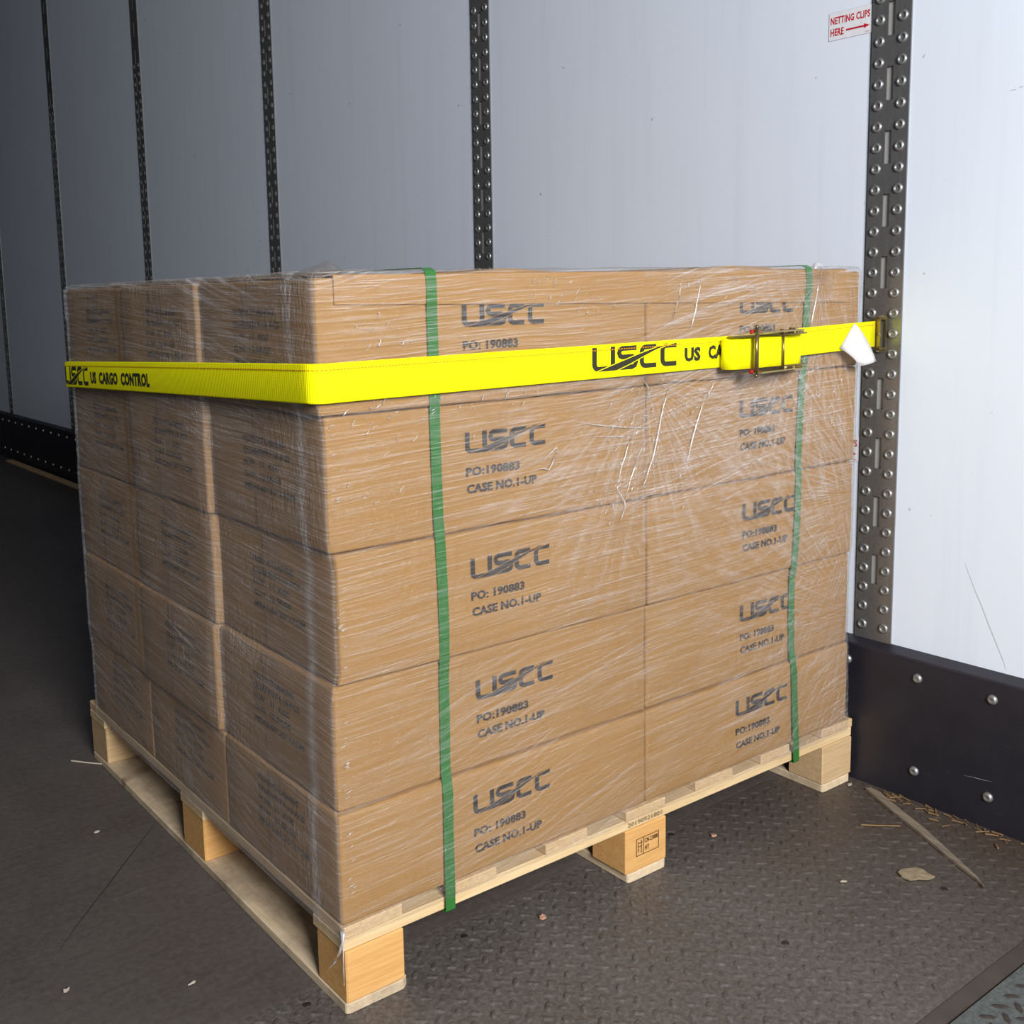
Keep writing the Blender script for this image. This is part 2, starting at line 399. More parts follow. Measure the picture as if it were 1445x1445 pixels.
    tr = m.n.new('ShaderNodeBsdfTransparent'); tr.inputs['Color'].default_value = (0.97, 0.965, 0.96, 1)
    df = m.n.new('ShaderNodeBsdfDiffuse'); df.inputs['Color'].default_value = (0.86, 0.83, 0.85, 1); m.l.new(bn.outputs[0], df.inputs['Normal'])
    lw = m.n.new('ShaderNodeLayerWeight'); lw.inputs['Blend'].default_value = 0.25; m.l.new(bn.outputs[0], lw.inputs['Normal'])
    gf = m.math('ADD', 0.035, m.math('MULTIPLY', lw.outputs['Fresnel'], 0.20))
    m1 = m.n.new('ShaderNodeMixShader'); m.l.new(haze, m1.inputs[0]); m.l.new(tr.outputs[0], m1.inputs[1]); m.l.new(df.outputs[0], m1.inputs[2])
    m2 = m.n.new('ShaderNodeMixShader'); m.l.new(gf, m2.inputs[0]); m.l.new(m1.outputs[0], m2.inputs[1]); m.l.new(gl.outputs[0], m2.inputs[2])
    m.l.new(m2.outputs[0], m.out.inputs['Surface'])
    m.n.remove(m.b)
    return m.m
FILM = film()
def crease():
    m = M('gathered_film', rough=0.12)
    gl = m.n.new('ShaderNodeBsdfGlossy'); gl.inputs['Roughness'].default_value = 0.2
    df = m.n.new('ShaderNodeBsdfDiffuse'); df.inputs['Color'].default_value = (0.9, 0.88, 0.9, 1)
    tr = m.n.new('ShaderNodeBsdfTransparent')
    n = m.noise(m.tc.outputs['Object'], 90, 3)
    a = m.n.new('ShaderNodeMixShader'); a.inputs[0].default_value = 0.4; m.l.new(df.outputs[0], a.inputs[1]); m.l.new(gl.outputs[0], a.inputs[2])
    b = m.n.new('ShaderNodeMixShader'); m.l.new(m.ramp(n, [(0.35, 0.05), (0.65, 0.85)]), b.inputs[0]); m.l.new(tr.outputs[0], b.inputs[1]); m.l.new(a.outputs[0], b.inputs[2])
    m.l.new(b.outputs[0], m.out.inputs['Surface']); m.n.remove(m.b); return m.m
CREASE = crease()

# ------------------------------------------------------------------ lettering
_tc = {}
def text_polys(s, bold=0.0):
    """(verts 2D normalised to the glyph box 0..1 wide / tall, faces)"""
    k = (s, bold)
    if k in _tc: return _tc[k]
    cu = bpy.data.curves.new('t', 'FONT'); cu.body = s; cu.resolution_u = 2; cu.offset = bold; cu.space_character = 1.05
    o = bpy.data.objects.new('t', cu); COL.objects.link(o)
    dg = bpy.context.evaluated_depsgraph_get(); me = o.evaluated_get(dg).to_mesh()
    vs = [(v.co.x, v.co.y) for v in me.vertices]; fs = [tuple(p.vertices) for p in me.polygons]
    o.evaluated_get(dg).to_mesh_clear(); bpy.data.objects.remove(o); bpy.data.curves.remove(cu)
    x0 = min(v[0] for v in vs); x1 = max(v[0] for v in vs); y1 = max(v[1] for v in vs); y0 = 0.0
    vs = [((x-x0)/(x1-x0), y/y1) for x, y in vs]
    _tc[k] = (vs, fs); return _tc[k]
def put_text(bm, s, x, z, width, height, F, bold=0.0, clip=None, slant=0.0):
    vs, fs = text_polys(s, bold)
    P = [(x+a*width, z+b*height + a*width*slant) for a, b in vs]
    nv = [bm.verts.new(F(*p)) for p in P]
    for f in fs:
        if clip is not None and max(P[i][0] for i in f) > clip: continue
        try: bm.faces.new([nv[i] for i in f])
        except ValueError: pass
    for v in [v for v in nv if not v.link_faces]: bm.verts.remove(v)
def clip_half(poly, a, b, c):
    out = []
    for i in range(len(poly)):
        p, q = poly[i], poly[(i+1) % len(poly)]
        dp, dq = a*p[0]+b*p[1]+c, a*q[0]+b*q[1]+c
        if dp >= 0: out.append(p)
        if (dp >= 0) != (dq >= 0):
            t = dp/(dp-dq); out.append((p[0]+(q[0]-p[0])*t, p[1]+(q[1]-p[1])*t))
    return out
def _logo():
    quads = []
    def arc(cx, cy, r, a0, a1, n=4):
        return [(cx+r*math.cos(math.radians(a0+(a1-a0)*i/n)), cy+r*math.sin(math.radians(a0+(a1-a0)*i/n))) for i in range(n+1)]
    def stroke(path, wv=7.4, wh=6.0):
        L = []; n = len(path)
        for i, p in enumerate(path):
            a = path[max(i-1, 0)]; b = path[min(i+1, n-1)]
            tx, ty = b[0]-a[0], b[1]-a[1]; l = math.hypot(tx, ty); tx, ty = tx/l, ty/l
            w_ = (wh*tx*tx + wv*ty*ty)/2
            L.append(((p[0]-ty*w_, p[1]+tx*w_), (p[0]+ty*w_, p[1]-tx*w_)))
        for s0, s1 in zip(L, L[1:]): quads.append([s0[0], s1[0], s1[1], s0[1]])
    stroke([(3.7, 29), (3.7, 9)] + arc(9.7, 9, 6, 180, 270)[1:] + [(34, 3)])
    stroke([(33.5, 29), (33.5, 3)])
    stroke([(73, 26), (49, 26)] + arc(49, 20.8, 5.2, 90, 270) + [(66, 15.6)] + arc(66, 9.3, 6.3, 90, -90)[1:] + [(42, 3)])
    stroke([(107, 26), (88, 26)] + arc(88, 20, 6, 90, 180)[1:] + [(82, 9)] + arc(88, 9, 6, 180, 270)[1:] + [(107, 3)])
    stroke([(143, 26), (124, 26)] + arc(124, 20, 6, 90, 180)[1:] + [(118, 9)] + arc(124, 9, 6, 180, 270)[1:] + [(143, 3)])
    up = [(0, -2.5), (9, 0.4), (40, 8.5), (75, 17.5), (108, 25), (138, 29.2), (150, 31)]
    lo = [(0, -9), (38, -0.6), (62, 6.5), (86, 15), (108, 22.2), (134, 28.2), (150, 31)]
    def ev(c, x):
        for p, q in zip(c, c[1:]):
            if p[0] <= x <= q[0]: return p[1]+(q[1]-p[1])*(x-p[0])/(q[0]-p[0])
    polys = []
    def strip(i, q, sel):
        xa, xb = i*4.0, (i+1)*4.0
        q = clip_half(q, 1, 0, -xa); q = clip_half(q, -1, 0, xb) if len(q) > 2 else []
        if len(q) < 3: return
        ua, ub, la, lb = ev(up, xa), ev(up, min(xb, 150)), ev(lo, xa), ev(lo, min(xb, 150))
        s_ = (ub-ua)/4.0; g = 0.8
        a = clip_half(q, -s_, 1, s_*xa-ua-g)
        s2 = (lb-la)/4.0; b = clip_half(q, s2, -1, la-s2*xa-g)
        for r in (a, b):
            if len(r) > 2: polys.append(r)
    for q in quads:
        for i in range(37): strip(i, q, 0)
    for i in range(2, 35):      # the swoosh itself
        xa, xb = i*4.0, i*4.0+4.0
        q = [(xa, max(ev(lo, xa)+0.2, 0)), (xb, max(ev(lo, xb)+0.2, 0)), (xb, max(0.05, ev(up, xb)-0.2)), (xa, max(0.05, ev(up, xa)-0.2))]
        if q[3][1] - q[0][1] > 0.05 or q[2][1]-q[1][1] > 0.05: polys.append(q)
    return [[(x/143.0, y/29.0) for x, y in p] for p in polys]
LOGO = _logo()
def put_logo(bm, x, z, width, height, F, clip=None):
    for p in LOGO:
        if clip and max(x+a*width for a, b in p) > clip: continue
        pts = [F(x+a*width, z+b*height) for a, b in p]
        try: bm.faces.new([bm.verts.new(q) for q in pts])
        except ValueError: pass

# ------------------------------------------------------------------ the trailer
YBACK, YEND, HT = -0.476, 9.0, 2.65
# floor
fl = empty('floor'); structure(fl, 'dark worn trailer floor, smooth at the left, tread plate by the door')
sm = obj('smooth_floor', box_bm((-1.35, 0.084, -0.03), (1.19, YEND, 0.0)), FLOOR, fl, label='smooth dark scuffed floor')
tp = obj('tread_plate', box_bm((-1.35, YBACK, -0.03), (1.19, 0.0825, 0.0)), TREAD, fl, label='worn brown grey tread plate')
def lug(bm, x, y, a, L, Wd, H):
    ca, sa = math.cos(a), math.sin(a)
    def P(u, v, z): return bm.verts.new((x+u*ca-v*sa, y+u*sa+v*ca, z))
    lo = [P(-L, 0, 0), P(-L*.5, -Wd, 0), P(L*.5, -Wd, 0), P(L, 0, 0), P(L*.5, Wd, 0), P(-L*.5, Wd, 0)]
    hi = [P(-L*.6, 0, H), P(-L*.3, -Wd*.4, H), P(L*.3, -Wd*.4, H), P(L*.6, 0, H), P(L*.3, Wd*.4, H), P(-L*.3, Wd*.4, H)]
    bm.faces.new(hi)
    for k in range(6): bm.faces.new((lo[k], lo[(k+1) % 6], hi[(k+1) % 6], hi[k]))
def lugs(x0, x1, y0, y1, c, L, Wd, H):
    bm = bmesh.new(); n = int((x1-x0+y1-y0)/c)+4; q = math.sqrt(.5)
    for i in range(-n, n):
        for j in range(-n, n):
            x = x0 + (i-j)*c*q; y = y0 + (i+j)*c*q
            if x0+.01 < x < x1-.01 and y0+.01 < y < y1-.01:
                lug(bm, x, y, math.pi/4*(1 if (i+j) % 2 else -1), L*random.uniform(.9, 1.05), Wd, H*random.uniform(.5, 1.1))
    return bm
obj('tread_lugs', lugs(-0.5, 1.14, YBACK+.004, 0.078, 0.0237, 0.0112, 0.0048, 0.0016), LUGM, tp, kind='stuff')
# a lip of the trailer floor, bare and smooth, then the dock leveller beyond it
lip = bmesh.new(); prism(lip, [(-1.35, -0.4995), (1.45, -0.4995), (1.45, YBACK-.001), (-1.35, YBACK-.001)], -0.03, -0.002)
obj('floor_lip', lip, BAND, fl, label='smooth rusty brown lip at the trailer end')
dk = empty('dock_plate', (0, -0.5015, -0.003)); tag(dk, 'grey green dock plate with bold raised lozenges, lower right corner', 'dock plate')
obj('plate', bev_box((-2.2, -2.6, -0.03), (2.2, 0, 0), 0.002), DOCK, dk)
obj('raised_lozenges', lugs(-0.3, 1.5, -0.75, -0.004, 0.0233, 0.0125, 0.0042, 0.0012), DLUG, dk, kind='stuff', label='dark brown worn lozenges')
df = obj('floor', box_bm((-3.5, -7, -0.2), (3.5, -0.5015, -0.04)), BAND); structure(df, 'warehouse floor behind the trailer')

# right wall with its panels, one between each pair of logistics tracks
T0, DT, TW = -0.0340, 1.16179, 0.0755
wr = obj('wall_right', box_bm((XW+0.012, YBACK-.03, 0), (XW+0.06, YEND, HT)), WALLB); structure(wr, 'trailer side wall lined in white panels')
edges = [YBACK-.02] + [T0+k*DT for k in range(0, 8)]
for a, b in zip(edges, edges[1:]):
    lo_ = a if a == edges[0] else a+TW/2+0.004
    hi_ = b-TW/2+0.002
    obj('panel', bev_box((XW, lo_, 0.26), (XW+0.011, hi_, HT), 0.001), WALL, wr)
for nm, a, b in (('wall_left', (-1.41, YBACK-.05, 0), (-1.35, YEND, HT)), ('wall_front', (-1.35, YEND, 0), (XW+.06, YEND+.05, HT)), ('ceiling', (-1.41, YBACK-.05, HT), (XW+.06, YEND+.05, HT+.05))):
    structure(obj(nm, box_bm(a, b), LINER))
# kick plate
kp = empty('baseboard_right', (XW, 0, 0)); structure(kp, 'black kick plate along the foot of the white wall')
prof = [(-0.030, 0), (-0.030, 0.2665), (-0.027, 0.2695), (-0.002, 0.2765), (0.011, 0.2765), (0.011, 0)]
bm = bmesh.new()
A = [bm.verts.new((x, YBACK-.02, z)) for x, z in prof]; B = [bm.verts.new((x, YEND, z)) for x, z in prof]
bm.faces.new(A); bm.faces.new(B[::-1])
for i in range(len(prof)):
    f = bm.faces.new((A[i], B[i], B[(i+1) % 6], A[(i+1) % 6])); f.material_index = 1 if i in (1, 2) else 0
bmesh.ops.recalc_face_normals(bm, faces=bm.faces)
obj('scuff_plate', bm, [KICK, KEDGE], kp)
bm = bmesh.new(); lathe_x(bm, [(0.0092, 0), (0.0090, 0.0015), (0.0072, 0.0042), (0.0042, 0.0058), (0.0036, 0.0052), (0, 0.0050)], (0, 0, 0), 12)
rv = bpy.data.meshes.new('rivet'); bm.to_mesh(rv); bm.free(); rv.materials.append(RIVET); rv.polygons.foreach_set('use_smooth', [True]*len(rv.polygons))
k = 0; y = -0.143
ys = [-0.4165, -0.280, -0.143] + [0.0 + 0.137*i for i in range(0, 48)]
for y in ys:
    for z in (0.2355, 0.0578):
        o = obj('rivet', rv, None, kp, (-0.030, y, z))

# logistics tracks
SLOT = 0.1111; Z0 = 1.4433
def track_plate():
    bm = bmesh.new(); zt = 0.26; ztop = HT; hw = TW/2; sw = 0.0066; th = 0.0035
    slots = [Z0+0.0 + k*SLOT for k in range(-10, 11)]
    slots = sorted([(s-0.058, s) for s in slots if s-0.058 > zt+0.03 and s < ztop-0.02])
    ysx = [-hw, -sw, sw, hw]; zs = [zt]
    for a, b in slots: zs += [a, b]
    zs.append(ztop)
    def vv(y, z, x=0.0): return bm.verts.new((x, y, z))
    for i in range(len(zs)-1):
        for j in range(3):
            if j == 1 and i % 2 == 1:
                y0, y1, z0, z1 = ysx[1], ysx[2], zs[i], zs[i+1]
                for (p, q) in (((y0, z0), (y0, z1)), ((y0, z1), (y1, z1)), ((y1, z1), (y1, z0)), ((y1, z0), (y0, z0))):
                    bm.faces.new((vv(*p), vv(*q), vv(q[0], q[1], 0.0026), vv(p[0], p[1], 0.0026)))
                continue
            bm.faces.new((vv(ysx[j], zs[i]), vv(ysx[j+1], zs[i]), vv(ysx[j+1], zs[i+1]), vv(ysx[j], zs[i+1])))
    for y in (-hw, hw): bm.faces.new((vv(y, zt), vv(y, ztop), vv(y, ztop, th+.012), vv(y, zt, th+.012)))
    bm.faces.new((vv(-hw, zt), vv(hw, zt), vv(hw, zt, th), vv(-hw, zt, th)))
    bmesh.ops.remove_doubles(bm, verts=bm.verts, dist=1e-5)
    return bm
tpm = bpy.data.meshes.new('slotted_plate'); b_ = track_plate(); b_.to_mesh(tpm); b_.free(); tpm.materials.append(TRACK)
bkm = bpy.data.meshes.new('slot_backing'); b_ = box_bm((0.0062, -0.016, 0.27), (0.0078, 0.016, HT)); b_.to_mesh(bkm); b_.free(); bkm.materials.append(plain('grey_slot_backing', (0.40, 0.39, 0.38), 0.5))
bm = bmesh.new(); lathe_x(bm, [(0.0096, 0), (0.0092, 0.0020), (0.0072, 0.0038), (0.0052, 0.0034), (0.0040, 0.0010), (0.0026, 0.0010), (0, 0.0030)], (0, 0, 0), 14)
trv = bpy.data.meshes.new('track_rivet'); bm.to_mesh(trv); trv.materials.append(RIVET); trv.polygons.foreach_set('use_smooth', [True]*len(trv.polygons)); bm.free()
tl = ['steel logistics track at the right, holding the yellow strap end', 'dark slotted steel track behind the middle of the load',
      'dark slotted steel track above the left end of the load, third from the right', 'thin dark steel track above the far left box column, fourth from the right',
      'thin dark steel track at the far left, meeting the load edge', 'faint dark track at the left picture edge', 'slotted track deep in the trailer beyond the picture']
for k in range(6):
    t = empty('logistics_track', (XW-0.0035, T0+k*DT, 0)); tag(t, tl[k], 'cargo track', 'vertical logistics tracks on the trailer wall')
    obj('slotted_plate', tpm, None, t); obj('slot_backing', bkm, None, t)
    zs = []
    for q in range(-30, 33):
        z = Z0 - 0.029 + q*SLOT/3
        if 0.285 < z < 1.95: zs.append(z)
    if k < 2:
        for z in zs:
            for sx in (-1, 1):
                if k == 1 and z < 1.0: continue
                obj('rivet', trv, None, t, (0, sx*0.0222, z))
    else:
        bm = bmesh.new()
        for z in zs:
            for sx in (-1, 1): lathe_x(bm, [(0.0094, 0), (0.0070, 0.0036), (0, 0.0015)], (0, sx*0.0222, z), 6)
        obj('rivets', bm, RIVET, t, kind='stuff')
# a long hairline crease and small scuffs on the white panel, scratches on the kick plate
def mark(name, pts, x, wd, mat, parent, off):
    bm = bmesh.new(); pr = None
    for i, (y, z) in enumerate(pts):
        k = wd*(0.35+math.sin(math.pi*i/(len(pts)-1)))
        q = (bm.verts.new((x-off[0], y-k-off[1], z+k*.4)), bm.verts.new((x-off[0], y+k-off[1], z-k*.4)))
        if pr: bm.faces.new((pr[0], pr[1], q[1], q[0]))
        pr = q
    return obj(name, bm, mat, parent)
SCUFF = plain('grey_scuff', (0.55, 0.57, 0.63), 0.6); SCRW = plain('white_scratch', (0.45, 0.45, 0.5), 0.5); RUST = plain('brown_scuff', (0.36, 0.28, 0.22), 0.7)
mark('crease_line', [(-0.2064, 0.4574), (-0.2248, 0.4162), (-0.240, 0.386), (-0.2525, 0.3583), (-0.268, 0.326), (-0.2798, 0.3013), (-0.2867, 0.2841)], XW-0.0004, 0.0006, SCUFF, wr, (0, 0))
mark('scuff', [(-0.2463, 1.257), (-0.256, 1.2575), (-0.262, 1.2600), (-0.2688, 1.2601)], XW-0.0004, 0.0012, RUST, wr, (0, 0))
mark('scratch', [(-0.236, 0.0825), (-0.255, 0.0852), (-0.270, 0.0862), (-0.2862, 0.0886)], -0.0304, 0.0007, SCRW, kp, (0, 0))
# stickers
def sticker(ylo, yhi, zlo, zhi, label):
    t = empty('wall_sticker', (XW, yhi, zlo)); tag(t, label, 'sticker')
    W_, H_ = yhi-ylo, zhi-zlo
    F = lambda x, z: (-0.0012, -x, z)
    obj('border', box_bm((-0.0007, -W_, 0), (0, 0, H_)), STICKEDGE, t)
    obj('backing', box_bm((-0.001, -W_+.0006, 0.0006), (-0.0006, -.0006, H_-.0006)), STICK, t)
    bm = bmesh.new()
    put_text(bm, 'NETTING CLIPS', 0.004, H_*0.58, W_-0.008, H_*0.25, F, 0.03)
    put_text(bm, 'HERE', 0.004, H_*0.17, W_*0.31, H_*0.25, F, 0.03)
    obj('red_lettering', bm, RED, t)
    bm = bmesh.new(); zc = H_*0.29
    pts = [(W_*.41, zc-.0016), (W_*.82, zc-.0016), (W_*.82, zc-.0042), (W_*.95, zc), (W_*.82, zc+.0042), (W_*.82, zc+.0016), (W_*.41, zc+.0016)]
    bm.faces.new([bm.verts.new(F(*p)) for p in pts])
    bm.faces.new([bm.verts.new(F(*p)) for p in ((W_*.86, H_*.07), (W_*.95, H_*.07), (W_*.95, H_*.085), (W_*.86, H_*.085))])
    obj('red_arrow', bm, RED, t)
sticker(0.0060, 0.0945, 1.3975, 1.4475, 'white sticker with red lettering and arrow at the upper right, beside the track')
sticker(0.0072, 0.0957, 0.6150, 0.6650, 'second red lettered sticker, mostly hidden behind the right edge of the load')

# ------------------------------------------------------------------ the pallet
PL = empty('pallet', (0, 0, 0), ROT); tag(PL, 'pale wooden block pallet under the wrapped load of cardboard boxes', 'pallet')
PW, PLn = 1.127, 1.046
def board(name, a, b, mat, r=0.0015, ch=None, z0=None, z1=None, jit=0.001):
    x0, y0 = a; x1, y1 = b
    bm = bmesh.new()
    j = lambda: random.uniform(-jit, jit)
    if ch:
        c = ch; poly = [(x0+c*.6, y0), (x1-c, y0), (x1, y0+c*.8), (x1, y1-c), (x1-c, y1), (x0+c*.6, y1), (x0, y1-c*.4), (x0, y0+c*.3)]
    else: poly = [(x0+j(), y0+j()), (x1+j(), y0+j()), (x1+j(), y1+j()), (x0+j(), y1+j())]
    prism(bm, poly, z0, z1)
    bmesh.ops.bevel(bm, geom=list(bm.edges), offset=r, segments=1, affect='EDGES')
    return obj(name, bm, mat, PL)
for i, (x0, x1) in enumerate(((0.0, 0.100), (0.524, 0.616), (1.037, 1.127))):
    board('bottom_board', (x0, 0), (x1, PLn), BOTW, ch=0.009, z0=0.0, z1=0.0155)
blocks = {}
for i, (x0, x1) in enumerate(((0.001, 0.094), (0.519, 0.612), (1.036, 1.126))):
    for j, (y0, y1) in enumerate(((0.001, 0.078), (0.466, 0.556), (0.955, PLn-.001))):
        blocks[i, j] = board('block', (x0, y0), (x1, y1), BLOCKP if (i == 2 or j == 2) else BLOCKO, z0=0.0156, z1=0.0900,
                             r=0.002)
for (y0, y1) in ((0.0, 0.085), (0.46, 0.56), (0.955, PLn)):
    board('stringer_board', (0.0, y0+.002), (PW, y1), STRW, z0=0.0901, z1=0.1080)
for i, (x0, x1) in enumerate(((0.0, 0.094), (0.181, 0.256), (0.351, 0.438), (0.519, 0.608), (0.687, 0.780), (0.856, 0.936), (1.033, 1.127))):
    board('deck_board', (x0, random.uniform(-.002, .002)), (x1, PLn), DECKW, z0=0.1081, z1=0.1248-(0.001 if i == 3 else 0))
# burnt treatment mark on the middle block, printed date on the board above
bm = bmesh.new(); F = lambda x, z: (x, -0.0005, z)
def rect(bm, x0, z0, x1, z1): bm.faces.new([bm.verts.new(F(*p)) for p in ((x0, z0), (x1, z0), (x1, z1), (x0, z1))])
bx0, bx1, bz0, bz1 = 0.542, 0.594, 0.041, 0.071
for r_ in ((bx0, bz0, bx1, bz0+.0012), (bx0, bz1-.0012, bx1, bz1), (bx0, bz0, bx0+.0012, bz1), (bx1-.0012, bz0, bx1, bz1), (bx0+.016, bz0, bx0+.0172, bz1),
           (bx0+.004, bz0+.006, bx0+.005, bz1-.005), (bx0+.011, bz0+.004, bx0+.0125, bz1-.004), (bx0+.005, bz0+.009, bx0+.008, bz0+.010), (bx0+.006, bz0+.015, bx0+.012, bz0+.0165), (bx0+.006, bz0+.021, bx0+.014, bz0+.0225)): rect(bm, *r_)
put_text(bm, 'CN-23080', bx0+.019, bz0+.0185, 0.031, 0.0075, F, 0.02); put_text(bm, 'HT', bx0+.020, bz0+.006, 0.010, 0.0075, F, 0.02)
obj('burnt_mark', bm, BURN, blocks[1, 0])
bm = bmesh.new(); F = lambda x, z: (x, -0.0005, z)
put_text(bm, '20190921801', 0.524, 0.0965, 0.078, 0.0075, F, 0.0); obj('printed_date', bm, plain('faded_print', (0.22, 0.16, 0.08), 0.8), PL)

# ------------------------------------------------------------------ the boxes
LZ = [0.1252, 0.280, 0.4525, 0.6262, 0.8020, 0.9735]
LX = [(-0.0002, 1.1091), (0.0028, 1.1117), (0.0087, 1.1101), (0.0043, 1.1171), (-0.0040, 1.1134)]
LY = [(0.0025, 0.9930), (0.0085, 0.9945), (0.0029, 1.0073), (0.0067, 1.0010), (0.0032, 0.9915)]
SEAMX = [0.567, 0.572, 0.570, 0.572, 0.567]
ROWOUT = [(0, 0.0, 0.0), (0, 0.009, 0.006), (0, 0.011, 0.008), (0, 0.009, 0.004), (0, 0.006, 0.001)]   # how far rows 2, 3 stick out to the left
ROWY = (0.0, 0.3585, 0.690)
def rowspan(L, j):
    y0, y1 = LY[L]; ys = [y0, y0+0.352, y0+0.352+(y1-y0-0.352)/2, y1]
    return ys[j]+(0.0012 if j else 0), ys[j+1]-0.0012
RUN = ('lowest', 'second lowest', 'middle', 'second highest', 'top')
TXT = {0: (0.0885, 0.056, 0.031), 1: (0.0985, 0.066, 0.043), 2: (0.1045, 0.0755, 0.0525), 3: (0.1065, 0.076, 0.052), 4: (0.1030, 0.0730, 0.0490)}
LOGX = [(0.218, 0.785), (0.231, 0.800), (0.222, 0.796), (0.220, 0.790), (0.217, 0.782)]
GRP = 'wrapped cardboard boxes stacked on the pallet'
def carton(L, col, row):
    x0, x1 = LX[L]; sx = SEAMX[L]
    a, b = (x0, sx-0.0012) if col == 0 else (sx+0.0012, x1)
    if col == 0: a -= ROWOUT[L][row]
    ya, yb = rowspan(L, row); z0, z1 = LZ[L]+0.0006, LZ[L+1]-0.0006
    p = wpt(a, ya, z0)
    t = empty('cardboard_box', p, ROT)
    if row == 0:
        side = 'left' if col == 0 else 'right'
        lab = {0: 'brown box standing on the pallet', 1: 'brown box one above the bottom row', 2: 'brown box in the middle row of five', 3: 'brown box just below the yellow strap', 4: 'brown box in the top row behind the yellow strap'}[L]
        lab += ', %s half of the bright face' % side
    elif col == 0:
        lab = 'shaded box of the %s row, %s column on the dark side' % (RUN[L], 'middle' if row == 1 else 'far left')
    else: lab = 'brown box of the top layer, %s behind the front row' % ('middle' if row == 1 else 'back')
    tag(t, lab, 'box', GRP)
    wd, dp, h = b-a, yb-ya, z1-z0
    obj('carton', rbox(wd, dp, h, 0.0055, (10, 6, 4), 0.0016, L*7+col*3+row), CARD, t, smooth=True)
    # sealing tape: over the end, on the side that faces left
    if col == 0:
        yc = dp*0.5
        bm = bmesh.new(); [bm.faces.new([bm.verts.new((-0.0013, yc+a, c)) for a, c in ((-.024, z_0), (-.024, z_1), (.024, z_1), (.024, z_0))]) for z_0, z_1 in ((h-0.060, h-0.006), (0.006, 0.055))]
        obj('sealing_tape', bm, TAPE, t)
        bm = bmesh.new(); F = lambda u, z: (-0.0016, -u, z)
        y0 = dp-0.118                         # start of the lines (they read away from the far side)
        for s, wd_, zz in (('PRODUCT:LASHING', 0.125, 0.131), ('QUANTITY:10 PCS', 0.140, 0.1145), ('N.W.  11  KGS', 0.108, 0.098), ('G.W. 12.5KGS', 0.112, 0.081), ('MEAS:60*35*17CM', 0.150, 0.064)):
            put_text(bm, s, -y0, zz-0.006, wd_, 0.0085, F, 0.02)
        obj('printed_lines', bm, INK, t)
    if row == 0:
        lx = LOGX[L][col]-a; tz = TXT[L]
        F = lambda x, z: (x, -0.0016, z)
        bm = bmesh.new(); put_logo(bm, lx, tz[0], 0.143 if col == 0 else 0.139, 0.0295, F); obj('printed_logo', bm, INK, t)
        bm = bmesh.new(); k = 1.0 if col == 0 else 0.96
        put_text(bm, 'PO: 190883' if (L+col) % 2 == 0 else 'PO:190883', lx+.0005, tz[1]-.0003, 0.095*k, 0.0118, F, 0.036)
        put_text(bm, 'CASE NO.1-UP', lx+.0015, tz[2], 0.125*k, 0.0118, F, 0.036)
        obj('printed_lettering', bm, INK, t)
    return t
for L in range(5):
    for row in range(3):
        carton(L, 0, row)
        if row == 0 or L == 4: carton(L, 1, row)

# cap sheet folded over the front of the top layer
cs = empty('cardboard_cap_sheet', wpt(0.0215, 0, 0.974), ROT); tag(cs, 'thin cardboard sheet on top of the load, folded down over the front', 'cardboard sheet')
bm = bmesh.new(); NX = 40; cw = 1.050
prof = [(-0.0001, -0.034), (-0.0003, -0.020), (-0.0002, -0.003), (0.0016, 0.0020), (0.010, 0.0034), (0.30, 0.0038), (0.97, 0.0034), (0.97, 0.0012), (0.30, 0.0012), (0.010, 0.0012), (0.0026, -0.001), (0.0024, -0.020), (0.0024, -0.034)]
rows_ = []
for i in range(NX+1):
    x = cw*i/NX; wv = 0.0013*noise.noise(Vector((x*6, 1.3, 0)))
    bul = 0.0065*math.exp(-((x-0.76)/0.10)**2) + 0.005*math.exp(-((x-0.28)/0.06)**2)
    rows_.append([bm.verts.new((x, y + (wv*.5 if k < 3 else 0), z + (bul if 3 < k < 7 else 0) - (0.020*x if k in (0, 12) else 0) )) for k, (y, z) in enumerate(prof)])
for r0, r1 in zip(rows_, rows_[1:]):
    n_ = len(r0)
    for k in range(n_): bm.faces.new((r0[k], r1[k], r1[(k+1) % n_], r0[(k+1) % n_]))
bm.faces.new(rows_[0]); bm.faces.new(rows_[-1][::-1])
bmesh.ops.recalc_face_normals(bm, faces=bm.faces)
obj('sheet', bm, CAPCARD, cs)

def smoothmin(vals):    # tension: the film spans from ledge to ledge
    return min(vals)
def xl(y, z):
    acc = 0; wsum = 0
    for dz in (-0.016, -0.008, 0, 0.008, 0.016):
        zz = min(max(z+dz, LZ[0]), LZ[5]-1e-4)
        L = max(i for i in range(5) if LZ[i] <= zz)
        rr = []
        for dy in (-0.012, 0, 0.012):
            j = 0
            for q in range(3):
                if rowspan(L, q)[0] <= y+dy: j = q
            rr.append(LX[L][0]-ROWOUT[L][j])
        acc += (sum(rr)/3*0.5 + min(rr)*0.5); wsum += 1
    return acc/wsum
def ysp(z):
    a = b = c = 0
    for dz in (-0.016, -0.008, 0, 0.008, 0.016):
        zz = min(max(z+dz, LZ[0]), LZ[5]-1e-4)
        L = max(i for i in range(5) if LZ[i] <= zz); a += LY[L][0]; b += LY[L][1]; c += LX[L][1]
    return a/5, b/5, c/5
